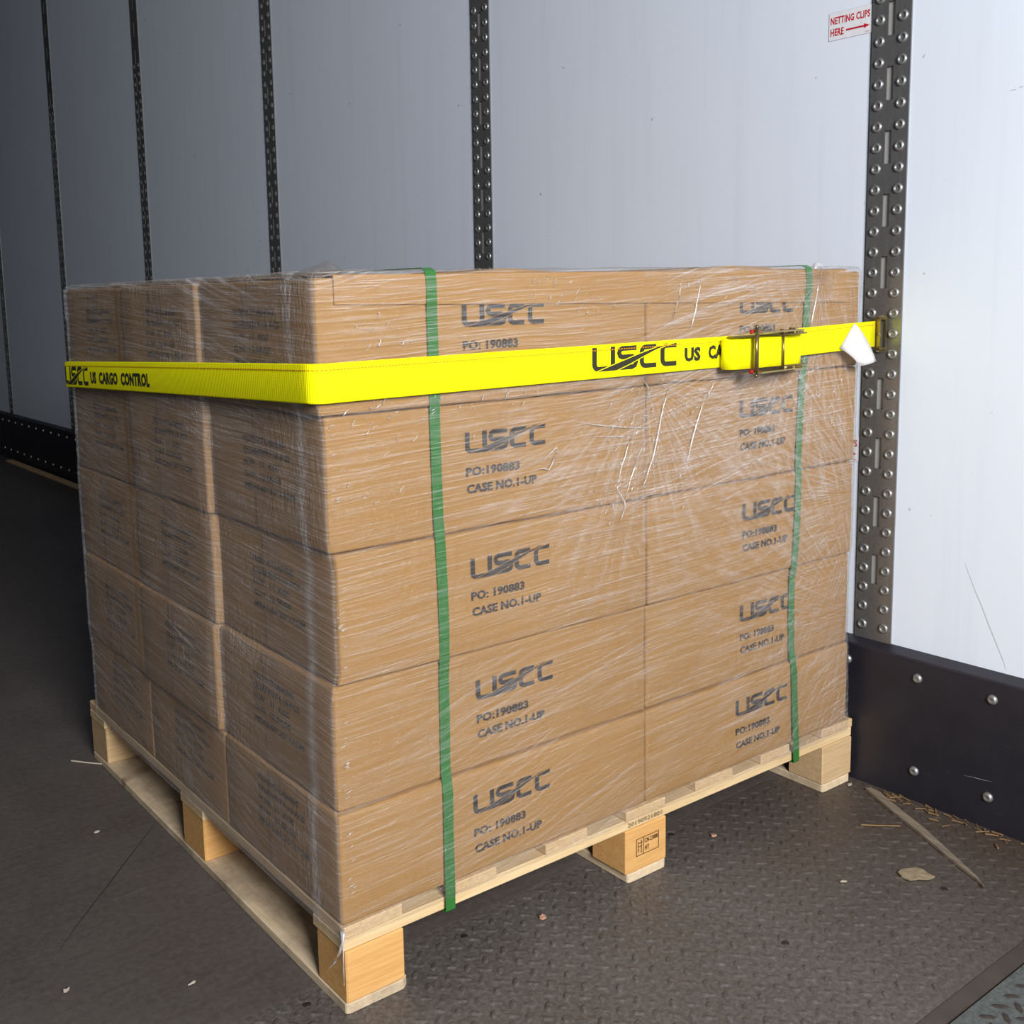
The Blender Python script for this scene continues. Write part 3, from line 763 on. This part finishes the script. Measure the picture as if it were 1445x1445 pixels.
# ------------------------------------------------------------------ green strapping bands
def band(xb, xt, xm, label):
    t = empty('strapping_band', wpt(xb, 0, 0.09), ROT); tag(t, label, 'strap', 'green plastic bands around the load')
    bm = bmesh.new(); off = Vector((xb, 0, 0.09)); wdt = 0.0165; th = 0.0009
    path = []
    fr = lambda z: min(LY[L][0] for L in range(5) if LZ[L]-.01 <= z <= LZ[L+1]+.01) if z > 0.126 else 0.0
    for z in [0.0905, 0.10, 0.115, 0.128, 0.16, 0.20, 0.26, 0.285, 0.30, 0.36, 0.43, 0.455, 0.50, 0.56, 0.62, 0.65, 0.72, 0.79, 0.82, 0.88, 0.925]:
        f = (z-0.09)/(0.975-0.09)
        xx = xb + (xm-xb)*min(1, f/0.35) if f < .35 else xm + (xt-xm)*(f-.35)/.65
        path.append((xx, (ysp(z)[0]-0.0028)*min(1, max(0, z-.118)/.10) - 0.0035*(1-min(1, max(0, z-.118)/.10)), z, (0, -1, 0)))
    path += [(xt, -0.0016, 0.940, (0, -1, 0)), (xt, -0.0016, 0.968, (0, -1, 0)), (xt, 0.001, 0.9795, (0, -.7, .7)), (xt, 0.01, 0.9835, (0, 0, 1)), (xt, 0.5, 0.984, (0, 0, 1)), (xt, 0.99, 0.984, (0, 0, 1)), (xt, 1.012, 0.975, (0, .7, .7)), (xt, 1.014, 0.5, (0, 1, 0)),
             (xb, 1.048, 0.125, (0, 1, 0)), (xb, 1.048, 0.092, (0, 1, 0)), (xb, 1.044, 0.0892, (0, 0, -1)), (xb, 0.5, 0.0893, (0, 0, -1)), (xb, 0.004, 0.0892, (0, 0, -1)), (xb, -0.0035, 0.0898, (0, -.7, -.7))]
    R_ = []
    for x, y, z, n in path:
        n = Vector(n).normalized(); p = Vector((x, y, z))-off
        R_.append([bm.verts.new(p+Vector((s*wdt/2, 0, 0))+n*h) for s, h in ((-1, 0), (1, 0), (1, th), (-1, th))])
    for a, b in zip(R_, R_[1:]):
        for k in range(4): bm.faces.new((a[k], a[(k+1) % 4], b[(k+1) % 4], b[k]))
    bmesh.ops.recalc_face_normals(bm, faces=bm.faces)
    obj('plastic_band', bm, GREEN, t)
band(0.170, 0.1655, 0.1755, 'flat green plastic band running down the left half of the bright face')
band(0.949, 0.9590, 0.936, 'flat green plastic band running down the right end of the bright face')

# ------------------------------------------------------------------ stretch wrap
WRAP = empty('stretch_wrap', (0, 0, 0), ROT); tag(WRAP, 'clear wrinkled stretch film wrapped around the whole stack of boxes', 'plastic wrap')
def wrap_mesh():
    bm = bmesh.new(); uvl = bm.loops.layers.uv.new('UVMap')
    us = []
    r = 0.008; Wd, Dp = 1.113, 0.995
    def frange(a, b, n): return [a+(b-a)*i/n for i in range(n)]
    # parameter: side, fraction
    P = [('L', f) for f in frange(1, 0, 110)] + [('C0', f) for f in frange(0, 1, 6)] + [('F', f) for f in frange(0, 1, 130)] + [('C1', f) for f in frange(0, 1, 6)] + [('R', f) for f in frange(0, 1, 16)] + [('C2', f) for f in frange(0, 1, 4)] + [('B', f) for f in frange(1, 0, 16)] + [('C3', f) for f in frange(0, 1, 4)]
    zs = []; z = 0.108
    while z < 0.978: zs.append(z); z += 0.0045
    zs.append(0.980)
    off = 0.0047
    grid = []
    for z in zs:
        ya, yb, xb = ysp(z); row = []
        ins = -0.0016*min(1, max(0, z-.905)/.02)
        if z > 0.972: ins = (z-0.972)*0.5
        if z < 0.218:
            f_ = min(1, max(0, z-.118)/.10); ya = ya*f_
            if z < .128: yb = max(yb, 1.0)
        for side, f in P:
            if side == 'L': y = (ya+r)+(yb-ya-2*r)*f; x = xl(y, z)-off; u = -y; n = (-1, 0)
            elif side == 'C0':
                a = math.pi/2*f; x0 = xl(ya+.002, z)-off; x = x0+r-r*math.cos(a); y = ya-off+r-r*math.sin(a); u = 0.001*(f-.5); n = (-math.cos(a), -math.sin(a))
            elif side == 'F': x = r+(xb-2*r)*f; y = ya-off; u = x; n = (0, -1)
            elif side == 'C1': a = math.pi/2*f; x = xb+.0015-r+r*math.sin(a); y = ya-off+r-r*math.cos(a); u = 1.11+.01*f; n = (math.sin(a), -math.cos(a))
            elif side == 'R': x = xb+.0015; y = ya+r+(yb-ya-2*r)*f; u = 1.12+y; n = (1, 0)
            elif side == 'C2': a = math.pi/2*f; x = xb+.0015-r+r*math.cos(a); y = yb+off-r+r*math.sin(a); u = 2.12+.01*f; n = (math.cos(a), math.sin(a))
            elif side == 'B': x = r+(xb-2*r)*f; y = yb+off; u = 2.13+(1.11-x); n = (0, 1)
            else: a = math.pi/2*f; x = xl(yb-.002, z)-off+r-r*math.sin(a); y = yb+off-r+r*math.cos(a); u = -yb-.001; n = (-math.sin(a), math.cos(a))
            wob = 0.0010*noise.noise(Vector((u*4, (z+0.05*abs(u))*60, 3))) + 0.0007*noise.noise(Vector((u*10, (z+0.05*abs(u))*150, 8)))
            k = max(wob, -0.001) - ins
            row.append((bm.verts.new((x+n[0]*k, y+n[1]*k, z)), u))
        grid.append((z, row))
    n = len(P)
    for (z0, a), (z1, b) in zip(grid, grid[1:]):
        for i in range(n):
            j = (i+1) % n
            f = bm.faces.new((a[i][0], a[j][0], b[j][0], b[i][0])); f.smooth = True
            uu = (a[i][1], a[j][1], b[j][1], b[i][1])
            if max(uu)-min(uu) > 1: uu = (uu[0],)*4
            for lp, u, v in zip(f.loops, uu, (z0, z0, z1, z1)): lp[uvl].uv = (u, v)
    # the film laps onto the top
    top = grid[-1][1]; ring = top
    for (ins, dz) in ((0.006, 0.0055), (0.03, 0.0065), (0.09, 0.007), (0.16, 0.0072)):
        new = []
        for v, u in top:
            c = v.co; cx = min(max(c.x, ins), 1.113-ins); cy = min(max(c.y, ins), 0.998-ins)
            rag = 0.02*noise.noise(Vector((u*5, ins*30, 4)))*(ins/.16)
            bump_ = 0.0018*noise.noise(Vector((c.x*14, c.y*14, ins*40)))
            new.append((bm.verts.new((cx+rag, cy+rag, 0.978+dz*0.75+bump_)), u))
        for i in range(n):
            j = (i+1) % n
            f = bm.faces.new((ring[i][0], ring[j][0], new[j][0], new[i][0])); f.smooth = True
            for lp, (u, v) in zip(f.loops, ((ring[i][1], .98), (ring[j][1], .98), (ring[j][1], .98+ins), (ring[i][1], .98+ins))): lp[uvl].uv = (u if abs(u) < 1.2 else 1, v)
        ring = new
    return bm
obj('film', wrap_mesh(), FILM, WRAP)
# gathered folds, beads and glinting creases of the film (short lines on the bright face, in metres on that face)
bm = bmesh.new(); rg = random.Random(3)
def crease_line(pts, r):
    n = 7; out = []
    for i in range(n+1):
        t = i/n*(len(pts)-1); k = min(int(t), len(pts)-2); f = t-k
        x = pts[k][0]*(1-f)+pts[k+1][0]*f; z = pts[k][1]*(1-f)+pts[k+1][1]*f
        out.append((x+rg.uniform(-.0012, .0012), ysp(z)[0]-0.0052, z+rg.uniform(-.001, .001)))
    tube(bm, out, [r*(0.25+math.sin(math.pi*i/n)) for i in range(n+1)], 4)
long_ = [((0.640, 0.965), (0.632, 0.93), (0.61, 0.885)), ((0.685, 0.968), (0.672, 0.92), (0.66, 0.885)), ((0.625, 0.815), (0.60, 0.76), (0.585, 0.70), (0.555, 0.64)),
         ((0.70, 0.78), (0.668, 0.71), (0.655, 0.66)), ((0.72, 0.80), (0.70, 0.765)), ((0.555, 0.815), (0.568, 0.80), (0.572, 0.785)),
         ((0.42, 0.76), (0.50, 0.745), (0.575, 0.738)), ((0.455, 0.735), (0.53, 0.728)), ((0.54, 0.74), (0.515, 0.69), (0.505, 0.66)), ((0.56, 0.72), (0.535, 0.67), (0.52, 0.635)),
         ((0.50, 0.655), (0.52, 0.625), (0.505, 0.60)), ((0.985, 0.962), (0.98, 0.93), (0.972, 0.90), (0.966, 0.88)), ((0.355, 0.71), (0.385, 0.73), (0.37, 0.695), (0.345, 0.70))]
for p in long_: crease_line(p, rg.uniform(0.0006, 0.0011))
for _ in range(230):       # short slanting glints, thick where the film is crumpled below the strap and near the corner
    c = rg.choice(((0.53, 0.70, 0.05, 0.05), (0.53, 0.70, 0.05, 0.05), (0.55, 0.67, 0.03, 0.04), (0.50, 0.64, 0.03, 0.02), (0.56, 0.79, 0.03, 0.02), (0.45, 0.935, 0.03, 0.01), (0.62, 0.74, 0.06, 0.05), (0.08, 0.86, 0.06, 0.03), (0.05, 0.73, 0.05, 0.05), (0.40, 0.945, 0.05, 0.015), (0.75, 0.95, 0.08, 0.02), (0.98, 0.93, 0.02, 0.03), (0.95, 0.76, 0.04, 0.05), (0.20, 0.80, 0.08, 0.01), (1.06, 0.70, 0.02, 0.06)))
    x = c[0]+rg.gauss(0, c[2]); z = c[1]+rg.gauss(0, c[3]); l = rg.uniform(.004, .016)
    if not (0.015 < x < 1.09 and 0.14 < z < 0.965): continue
    if 0.812 < z < 0.88: z -= 0.06
    a = rg.uniform(0.5, 1.3); crease_line([(x, z), (x+l*math.cos(a), z+l*math.sin(a))], rg.uniform(.0003, .0007))
for k in range(40):        # ticks where the film bites over the near vertical edges
    L = rg.choice((0, 1, 2, 3)); z = rg.uniform(LZ[L]+.02, LZ[L+1]-.01); x = rg.uniform(.006, .014)
    crease_line([(x, z), (x+.008, z+.0015)], .0004)
obj('film_creases', bm, CREASE, WRAP, kind='stuff', smooth=True)
bm = bmesh.new()           # loose tent of film over the near top corner
tl_ = bmesh.new(); tube(tl_, [(-0.003, -0.003, 0.124), (-0.004, -0.004, 0.110), (-0.007, 0.002, 0.092), (-0.010, 0.009, 0.078), (-0.015, 0.016, 0.066)], [0.004, 0.0025, 0.0022, 0.0016, 0.0004], 5)
tube(tl_, [(-0.003, -0.003, 0.118), (-0.003, -0.002, 0.095), (-0.004, -0.003, 0.070), (-0.003, -0.001, 0.045)], [0.0018, 0.0010, 0.0008, 0.0003], 4)
obj('torn_film_tail', tl_, CREASE, WRAP, smooth=True)
N = 12
g = [[None]*(N+1) for _ in range(N+1)]
for i in range(N+1):
    for j in range(N+1):
        s, t = i/N, j/N; x = -0.012+0.062*s; y = -0.006+0.09*t
        z = 0.9775 + 0.016*math.sin(math.pi*min(1, s*1.05))*(1-t)**0.7*math.exp(-((s-.42)/.35)**2) + 0.0022*noise.noise(Vector((s*5, t*5, 2)))
        if j == 0: z -= 0.010; y -= 0.001
        g[i][j] = bm.verts.new((x, y, z))
for i in range(N):
    for j in range(N): bm.faces.new((g[i][j], g[i+1][j], g[i+1][j+1], g[i][j+1]))
obj('corner_tent', bm, FILM, WRAP, smooth=True)
bm = bmesh.new()           # knot of film on the top edge near the right green band
bmesh.ops.create_uvsphere(bm, u_segments=14, v_segments=9, radius=0.0095)
for v in bm.verts:
    v.co = v.co*(1+0.25*noise.noise(v.co*200)); v.co.z *= 0.9; v.co += Vector((0.990, 0.004, 0.981))
obj('film_knot', bm, CREASE, WRAP, smooth=True)

# ------------------------------------------------------------------ yellow ratchet strap
ST = empty('ratchet_strap', wpt(0, 0, 0.82), ROT); tag(ST, 'bright yellow webbing strap with ratchet buckle pulled around the load', 'ratchet strap')
BZ = 0.82
def web_strip(name, pts, height, th=0.0016, parent=ST, mat=WEB, flip=1):
    """pts: (x, y, z) centre line, local; makes a smooth standing ribbon with uv in metres"""
    bm = bmesh.new(); uvl = bm.loops.layers.uv.new('UVMap'); R_ = []; s = 0
    V = [Vector(p) for p in pts]
    for i, p in enumerate(V):
        t = (V[min(i+1, len(V)-1)]-V[max(i-1, 0)]); t.z = 0; t.normalize()
        n = Vector((t.y, -t.x, 0))*flip
        if i: s += (V[i]-V[i-1]).length
        h = height/2; q = p-Vector((0, 0, BZ))
        prof = [(-h, 0), (-h, th*.6), (-h*.93, th), (0, th*1.05), (h*.93, th), (h, th*.6), (h, 0), (0, -th*.05)]
        R_.append(([bm.verts.new(q+Vector((0, 0, a))+n*b) for a, b in prof], s, [a for a, b in prof]))
    for (a, s0, va), (b, s1, vb) in zip(R_, R_[1:]):
        for k in range(8):
            k2 = (k+1) % 8
            f = bm.faces.new((a[k], a[k2], b[k2], b[k])); f.smooth = True
            for lp, uv in zip(f.loops, ((s0, va[k]), (s0, va[k2]), (s1, va[k2]), (s1, va[k]))): lp[uvl].uv = uv
    bm.faces.new(R_[0][0][::-1]); bm.faces.new(R_[-1][0])
    bmesh.ops.recalc_face_normals(bm, faces=bm.faces)
    return obj(name, bm, mat, parent)
def corner(cx, cy, r, a0, a1, z, n=6): return [(cx+r*math.cos(math.radians(a0+(a1-a0)*i/n)), cy+r*math.sin(math.radians(a0+(a1-a0)*i/n)), z) for i in range(n+1)]
FY = -0.0062; LXX = -0.0155
main = [(0.86, FY-.003, 0.8478)] + [(x, FY, 0.8448+0.003*x) for x in [0.80-0.05*i for i in range(16)]] + corner(0.004, 0.0135, 0.0195, -90, -180, 0.8446)
main += [(LXX, y, 0.8442-0.0345*(y-0.02)**1.05) for y in [0.03+0.05*i for i in range(20)]] + corner(0.004, 0.990, 0.0195, 180, 90, 0.809) + [(x, 1.0095, 0.809+0.02*x) for x in (0.05, 0.3, 0.6, 0.9, 1.13)]
web_strip('webbing', main, 0.0492, flip=-1)
short = [(0.800, -0.020, 0.848), (0.86, -0.018, 0.850), (0.92, -0.014, 0.8545), (1.0, -0.0115, 0.856), (1.08, -0.0110, 0.8575), (1.142, -0.0105, 0.8590)]
web_strip('short_webbing', short, 0.0470, flip=1)
# stitched line near the upper edge, dash by dash
def stitches(path, dz, zoff, yoff, flip):
    bm = bmesh.new(); V = [Vector(p) for p in path]; acc = 0
    for a, b in zip(V, V[1:]):
        d = b-a; L = d.length
        if L < 1e-6: continue
        t = d.normalized(); n = Vector((t.y, -t.x, 0)).normalized()*flip
        s = 0.0 
        while s+.0036 < L or (s == 0 and L < .0036):
            e = min(s+.0034, L); p, q = a+t*s+n*yoff, a+t*e+n*yoff
            for c in (p, q): c.z += zoff-BZ
            u = Vector((0, 0, .0007))
            vs = [bm.verts.new(c) for c in (p-u, q-u, q+u, p+u, p-u+n*.0003, q-u+n*.0003, q+u+n*.0003, p+u+n*.0003)]
            for f in ((4, 5, 6, 7), (0, 1, 5, 4), (2, 3, 7, 6)): bm.faces.new([vs[i] for i in f])
            s += .0050
    return bm
obj('stitching', stitches(main[1:-6], 0, 0.0165, 0.0020, -1), STITCH, ST, kind='stuff')
obj('stitching', stitches(short[1:], 0, 0.0165, 0.0020, 1), STITCH, ST, kind='stuff')
# printing on the webbing
bm = bmesh.new(); F = lambda x, z: (x, FY-.0021, z-BZ)
put_logo(bm, 0.443, 0.8315, 0.178, 0.0355, F)
put_text(bm, 'US', 0.6395, 0.8375, 0.037, 0.0205, F, 0.055); put_text(bm, 'CA', 0.6945, 0.8385, 0.036, 0.0205, F, 0.055)
obj('printed_lettering', bm, SINK, ST)
bm = bmesh.new(); F = lambda u, z: (LXX-.0021, -u, z-BZ-0.0345*(-u-0.5))
put_logo(bm, -0.992, 0.8085-.0, 0.140, 0.0345, F)
put_text(bm, 'US  CARGO  CONTROL', -0.838, 0.8140, 0.300, 0.0205, F, 0.055)
obj('printed_lettering', bm, SINK, ST)
# ratchet: drum of wound webbing, two frame sides, handle bars
rt = [(0.845, -0.024, 0.845), (0.82, -0.034, 0.8440)] + [(0.80-0.0*i, -0.0385, 0.8440) for i in range(1)]
loop = [(0.853, -0.022, 0.8437), (0.848, -0.036, 0.8437), (0.838, -0.0395, 0.8437), (0.80, -0.0400, 0.8437), (0.76, -0.0405, 0.8437), (0.74, -0.0400, 0.8437)] + corner(0.7285, -0.0245, 0.0145, -90, -270, 0.8437, 10) + [(0.76, -0.010, 0.8440), (0.82, -0.010, 0.8450)]
web_strip('webbing_loop', loop, 0.0475, flip=1)
obj('stitching', stitches(loop[1:12], 0, 0.0165, 0.0020, 1), STITCH, ST, kind='stuff')
web_strip('wound_webbing', [(0.912, -0.016, 0.8405), (0.905, -0.027, 0.8405), (0.893, -0.031, 0.8405), (0.868, -0.031, 0.8405), (0.856, -0.028, 0.8405)], 0.0435, flip=1)
def plate(bm, poly, z, th, sc=0.0):
    n = len(poly); lo_ = [bm.verts.new((x, y, z-BZ)) for x, y in poly]; hi_ = [bm.verts.new((x, y, z+th-BZ)) for x, y in poly]
    bm.faces.new(lo_[::-1]); bm.faces.new(hi_)
    for i in range(n): bm.faces.new((lo_[i], lo_[(i+1) % n], hi_[(i+1) % n], hi_[i]))
def gear(cx, cy, r0, r1, n=13):
    out = []
    for k in range(n):
        a = 2*math.pi*k/n
        out += [(cx+r0*math.cos(a), cy+r0*math.sin(a)), (cx+r1*math.cos(a+.12), cy+r1*math.sin(a+.12)), (cx+r1*math.cos(a+.2), cy+r1*math.sin(a+.2))]
    return out
for zf, nm in ((0.8695, 'upper'), (0.8175, 'lower')):
    bm = bmesh.new(); plate(bm, [(0.735, -0.012), (0.90, -0.012), (0.915, -0.020), (0.912, -0.034), (0.88, -0.038), (0.85, -0.034), (0.80, -0.026), (0.735, -0.026)], zf, 0.0022)
    obj('frame_side', bm, BRONZE, ST)
    zz = zf+(0.0030 if nm == 'upper' else -0.0026)
    bm = bmesh.new(); plate(bm, gear(0.882, -0.026, 0.0145, 0.0195), zz, 0.0022); obj('ratchet_wheel', bm, ZINC, ST)
    z2 = zf+(0.0058 if nm == 'upper' else -0.0056)
    bm = bmesh.new(); plate(bm, [(0.748, -0.054), (0.762, -0.060), (0.80, -0.052), (0.85, -0.046), (0.895, -0.042), (0.902, -0.028), (0.895, -0.014), (0.87, -0.012), (0.85, -0.028), (0.80, -0.034), (0.756, -0.040)], z2, 0.0022)
    obj('handle_side', bm, ZINC, ST)
    bm = bmesh.new(); tube(bm, [(0.882, -0.026, z2-.003-BZ), (0.882, -0.026, z2+.005-BZ)], 0.0052, 10); obj('axle_end', bm, BRONZE, ST)
    bm = bmesh.new(); tube(bm, [(0.853, -0.028, z2-.002-BZ), (0.853, -0.028, z2+.004-BZ)], 0.003, 8); obj('spring_pin', bm, BRONZE, ST)
bm = bmesh.new(); tube(bm, [(0.7545, -0.0545, 0.8100-BZ), (0.7545, -0.0545, 0.8855-BZ)], 0.0030, 10); tube(bm, [(0.7605, -0.0520, 0.8100-BZ), (0.7605, -0.0520, 0.8855-BZ)], 0.0022, 8)
bmesh.ops.create_uvsphere(bm, u_segments=8, v_segments=6, radius=0.0034, matrix=Matrix.Translation((0.7545, -0.0545, 0.8865-BZ)))
bmesh.ops.create_uvsphere(bm, u_segments=8, v_segments=6, radius=0.0034, matrix=Matrix.Translation((0.7545, -0.0545, 0.8092-BZ)))
obj('handle_bar', bm, BRONZE, ST, smooth=True)
bm = bmesh.new(); tube(bm, [(0.8360, -0.0440, 0.8135-BZ), (0.8360, -0.0440, 0.8745-BZ)], 0.0019, 8); obj('cross_rod', bm, BRONZE, ST, smooth=True)
for z in (0.8785, 0.8145):
    bm = bmesh.new(); tube(bm, [(0.7600, -0.046, z-.0035-BZ), (0.7600, -0.046, z+.0035-BZ)], 0.0078, 12); obj('red_grip_cap', bm, REDP, ST, label='red plastic cap')
# end fitting hooked into the track
ft = [(1.146, -0.0130), (1.146, -0.0060)]
def lp(x, y): v = RM.inverted() @ Vector((x, y, 0)); return v.x, v.y
fx, fy = lp(XW-0.006, -0.0365)
bm = bmesh.new()
for zc in (0.8868, 0.8318):
    add_box(bm, (fx-0.016, fy-0.0060, zc-.0020-BZ), (fx+0.006, fy+0.0060, zc+.0020-BZ))
add_box(bm, (fx-0.0175, fy-0.0065, 0.8318-BZ), (fx-0.0150, fy+0.0065, 0.8868-BZ))
add_box(bm, (fx-0.004, fy-0.0095, 0.8310-BZ), (fx-0.002, fy-0.0055, 0.8875-BZ))
tube(bm, [(fx-0.010, fy+0.008, 0.832-BZ), (fx-0.010, fy+0.008, 0.887-BZ)], 0.0026, 8)
tube(bm, [(fx-0.013, fy, 0.8895-BZ), (fx-0.006, fy-.005, 0.8915-BZ), (fx, fy-.007, 0.8890-BZ)], 0.0024, 6)
tube(bm, [(fx-0.013, fy+.004, 0.8295-BZ), (fx-0.008, fy+.002, 0.8275-BZ), (fx, fy-.002, 0.8290-BZ)], 0.0030, 6)
bmesh.ops.create_uvsphere(bm, u_segments=8, v_segments=6, radius=0.0028, matrix=Matrix.Translation((fx-0.0178, fy-.003, 0.859-BZ)))
obj('track_fitting', bm, ZINC, ST, label='small brassy steel fitting in the track slot')
# paper tag
bm = bmesh.new(); NA = 10; rows_ = []
TL, BL_, TR, BR = Vector((1.0765, -0.014, 0.8800)), Vector((1.0300, -0.015, 0.8385)), Vector((1.0765, -0.014, 0.8800)), Vector((1.118, -0.030, 0.8110))
A0, A1, A2, A3 = Vector((1.072, -0.0150, 0.8800)), Vector((1.078, -0.0150, 0.8795)), Vector((1.1180, -0.032, 0.8115)), Vector((1.0660, -0.034, 0.8055)); AM = Vector((1.0295, -0.0165, 0.8385))
for i in range(NA+1):
    t = i/NA
    right = (1-t)*(1-t)*A1 + 2*t*(1-t)*Vector((1.108, -0.020, 0.855)) + t*t*A2
    if t < .5: left = A0.lerp(AM, t*2)
    else:
        q = (t-.5)*2; left = (1-q)*(1-q)*AM + 2*q*(1-q)*Vector((1.055, -0.024, 0.826)) + q*q*A3
    rows_.append([bm.verts.new(left.lerp(right, s/4) - Vector((0, 0, BZ)) + Vector((0, -0.004*math.sin(math.pi*s/4)*t, 0))) for s in range(5)])
for a, b in zip(rows_, rows_[1:]):
    for k in range(4): bm.faces.new((a[k], b[k], b[k+1], a[k+1]))
bmesh.ops.solidify(bm, geom=list(bm.faces), thickness=0.0004)
obj('paper_tag', bm, PAPER, ST, label='white curled paper tag', smooth=True)

# ------------------------------------------------------------------ litter on the floor
bm = bmesh.new()
P = [(1.106, -0.066), (1.097, -0.083), (1.060, -0.150), (1.030, -0.212), (0.990, -0.285), (0.958, -0.352), (0.9425, -0.375)]
Q = [(1.118, -0.0715), (1.115, -0.091), (1.078, -0.158), (1.047, -0.220), (1.002, -0.2935), (0.964, -0.3553), (0.9432, -0.3755)]
o0 = Vector((1.03, -0.21, 0))
lo_ = [(Vector((x, y, 0.0015))-o0, Vector((a, b, 0.0015))-o0) for (x, y), (a, b) in zip(P, Q)]
vs = [[bm.verts.new(p), bm.verts.new(p+Vector((.001, 0, .0042+random.uniform(-.0006, .0008)))), bm.verts.new(q+Vector((-.002, 0, .0050))), bm.verts.new(q)] for p, q in lo_]
for a, b in zip(vs, vs[1:]):
    for k in range(4): bm.faces.new((a[k], a[(k+1) % 4], b[(k+1) % 4], b[k]))
bm.faces.new(vs[0][::-1]); bm.faces.new(vs[-1]); bmesh.ops.recalc_face_normals(bm, faces=bm.faces)
tag(obj('wood_splinter', bm, SPLINT, None, o0), 'long tapering splinter of weathered wood on the floor below the kick plate', 'splinter')
def flake(name, x, y, r, mat, label, cat, n=11, th=0.0012, group=None, asp=0.6, ang=0.0, z=0.0022):
    bm = bmesh.new(); rr = random.Random(int(x*1000+y*777)); pts = []
    for k in range(n):
        a = 2*math.pi*k/n; q = r*rr.uniform(.65, 1.05); u, v = q*math.cos(a), q*math.sin(a)*asp
        pts.append((u*math.cos(ang)-v*math.sin(ang), u*math.sin(ang)+v*math.cos(ang)))
    c0 = bm.verts.new((0, 0, th*2)); vt = [bm.verts.new((p[0], p[1], th+rr.uniform(0, .002))) for p in pts]; vb = [bm.verts.new((p[0], p[1], 0)) for p in pts]
    for k in range(n):
        bm.faces.new((vt[k], vt[(k+1) % n], c0)); bm.faces.new((vb[k], vb[(k+1) % n], vt[(k+1) % n], vt[k]))
    bm.faces.new(vb[::-1])
    return tag(obj(name, bm, mat, None, (x, y, z)), label, cat, group)
LEAF = plain('dry_leaf_brown', (0.25, 0.195, 0.125), 0.8, nscale=60, var=0.4)
PINKC = plain('pinkish_wood_chip', (0.50, 0.27, 0.18), 0.8)
PALEC = plain('pale_scrap', (0.42, 0.36, 0.30), 0.8)
flake('dry_leaf', 0.900, -0.285, 0.029, LEAF, 'dry brown leaf lying flat on the tread plate beside the long splinter', 'leaf', asp=.85, ang=-.55)
flake('wood_chip', 0.352, 0.004, 0.0085, PINKC, 'pinkish wood chip on the tread plate in front of the pallet', 'wood chip', 6, asp=.7)
flake('wood_chip', 0.750, 0.002, 0.0070, PINKC, 'small pinkish chip on the floor right of the middle pallet block', 'wood chip', 6)
flake('plastic_scrap', 1.102, -0.035, 0.0070, PALEC, 'small pale scrap on the floor by the right pallet corner', 'scrap', 7)
flake('wood_chip', 0.792, -0.226, 0.0075, PALEC, 'pale sliver on the tread plate left of the dry leaf', 'wood chip', 7, asp=.25, ang=-.6)
flake('wood_chip', -0.088, 0.713, 0.0050, PALEC, 'light crumb on the smooth floor left of the pallet', 'wood chip', 6)
flake('wood_chip', -0.1345, 0.1937, 0.0075, PALEC, 'thin pale sliver on the smooth floor near the front pallet corner', 'wood chip', 6, asp=.25, ang=.1)
flake('wood_chip', -0.278, 0.290, 0.0055, PALEC, 'white crumb on the smooth floor at the lower left', 'wood chip', 6, asp=.6, ang=.4)
def straw(pts, r, label, group=None, mat=STRAW):
    bm = bmesh.new(); o = Vector((pts[0][0], pts[0][1], 0)); tube(bm, [Vector((*p, 0.0030))-o for p in pts], r, 5)
    return tag(obj('straw_stalk', bm, mat, None, o), label, 'straw', group)
straw([(0.978, -0.1378), (1.00, -0.160), (1.0265, -0.184)], 0.0011, 'thin straight stalk on the floor left of the long splinter')
straw([(-0.024, 1.052), (-0.005, 1.025), (0.020, 0.994)], 0.0018, 'pale stalk on the floor by the far left pallet corner', mat=PALEC)
for k in range(44):
    y = -0.10-0.30*rg.random()**1.1; x = XW-0.034-abs(rg.gauss(0, .018))-0.002; a = math.pi/2+rg.gauss(0, .75); l = rg.uniform(.004, .026)
    straw([(x, y), (min(x+l*.5*math.cos(a), XW-.034), y+l*.5*math.sin(a)+.001), (min(x+l*math.cos(a), XW-.034), y+l*math.sin(a))], rg.uniform(.0006, .0013), 'bit of dry straw in the drift along the kick plate', 'straw bits along the kick plate')
straw([(1.081, -0.329), (1.090, -0.321)], 0.0016, 'short yellow straw bit on the floor right of the long splinter')
# far lath on the floor by the wall and bolt holes in the plate
bm = bev_box((-0.02, -0.9, 0), (0.02, 0.9, 0.012), 0.002)
tag(obj('wooden_lath', bm, DECKW, None, (1.095, 4.75, 0.0)), 'thin wooden lath on the far floor at the foot of the left wall stretch', 'lath')
HOLE = plain('dark_screw_head', (0.02, 0.018, 0.017), 0.5)
for x, y in ((0.232, 0.045), (0.958-.06, -0.335), (0.585, -0.265), (-0.03, 0.055), (0.70, 0.055)):
    bm = bmesh.new(); bmesh.ops.create_cone(bm, cap_ends=True, segments=12, radius1=0.0062, radius2=0.0050, depth=0.0010)
    obj('floor_screw', bm, HOLE, tp, (x, y, 0.0005))
# the scored line across the smooth floor
bm = bmesh.new(); a, b = Vector((-0.252, 0.4006, 0.0003)), Vector((0.012, 0.686, 0.0003)); t = (b-a).normalized(); n = Vector((-t.y, t.x, 0))*0.0013; pr = None
for i in range(15):
    p = a.lerp(b, i/14)+Vector((random.uniform(-.001, .001), 0, 0)); ww = n*(0.3+0.8*math.sin(math.pi*(i+.5)/15)*random.uniform(.6, 1))
    q = (bm.verts.new(p-ww), bm.verts.new(p+ww))
    if pr: bm.faces.new((pr[0], q[0], q[1], pr[1]))
    pr = q
bmesh.ops.recalc_face_normals(bm, faces=bm.faces)
obj('scored_line', bm, plain('dark_score', (0.030, 0.026, 0.025), 0.7), sm, label='dark scored line in the floor')
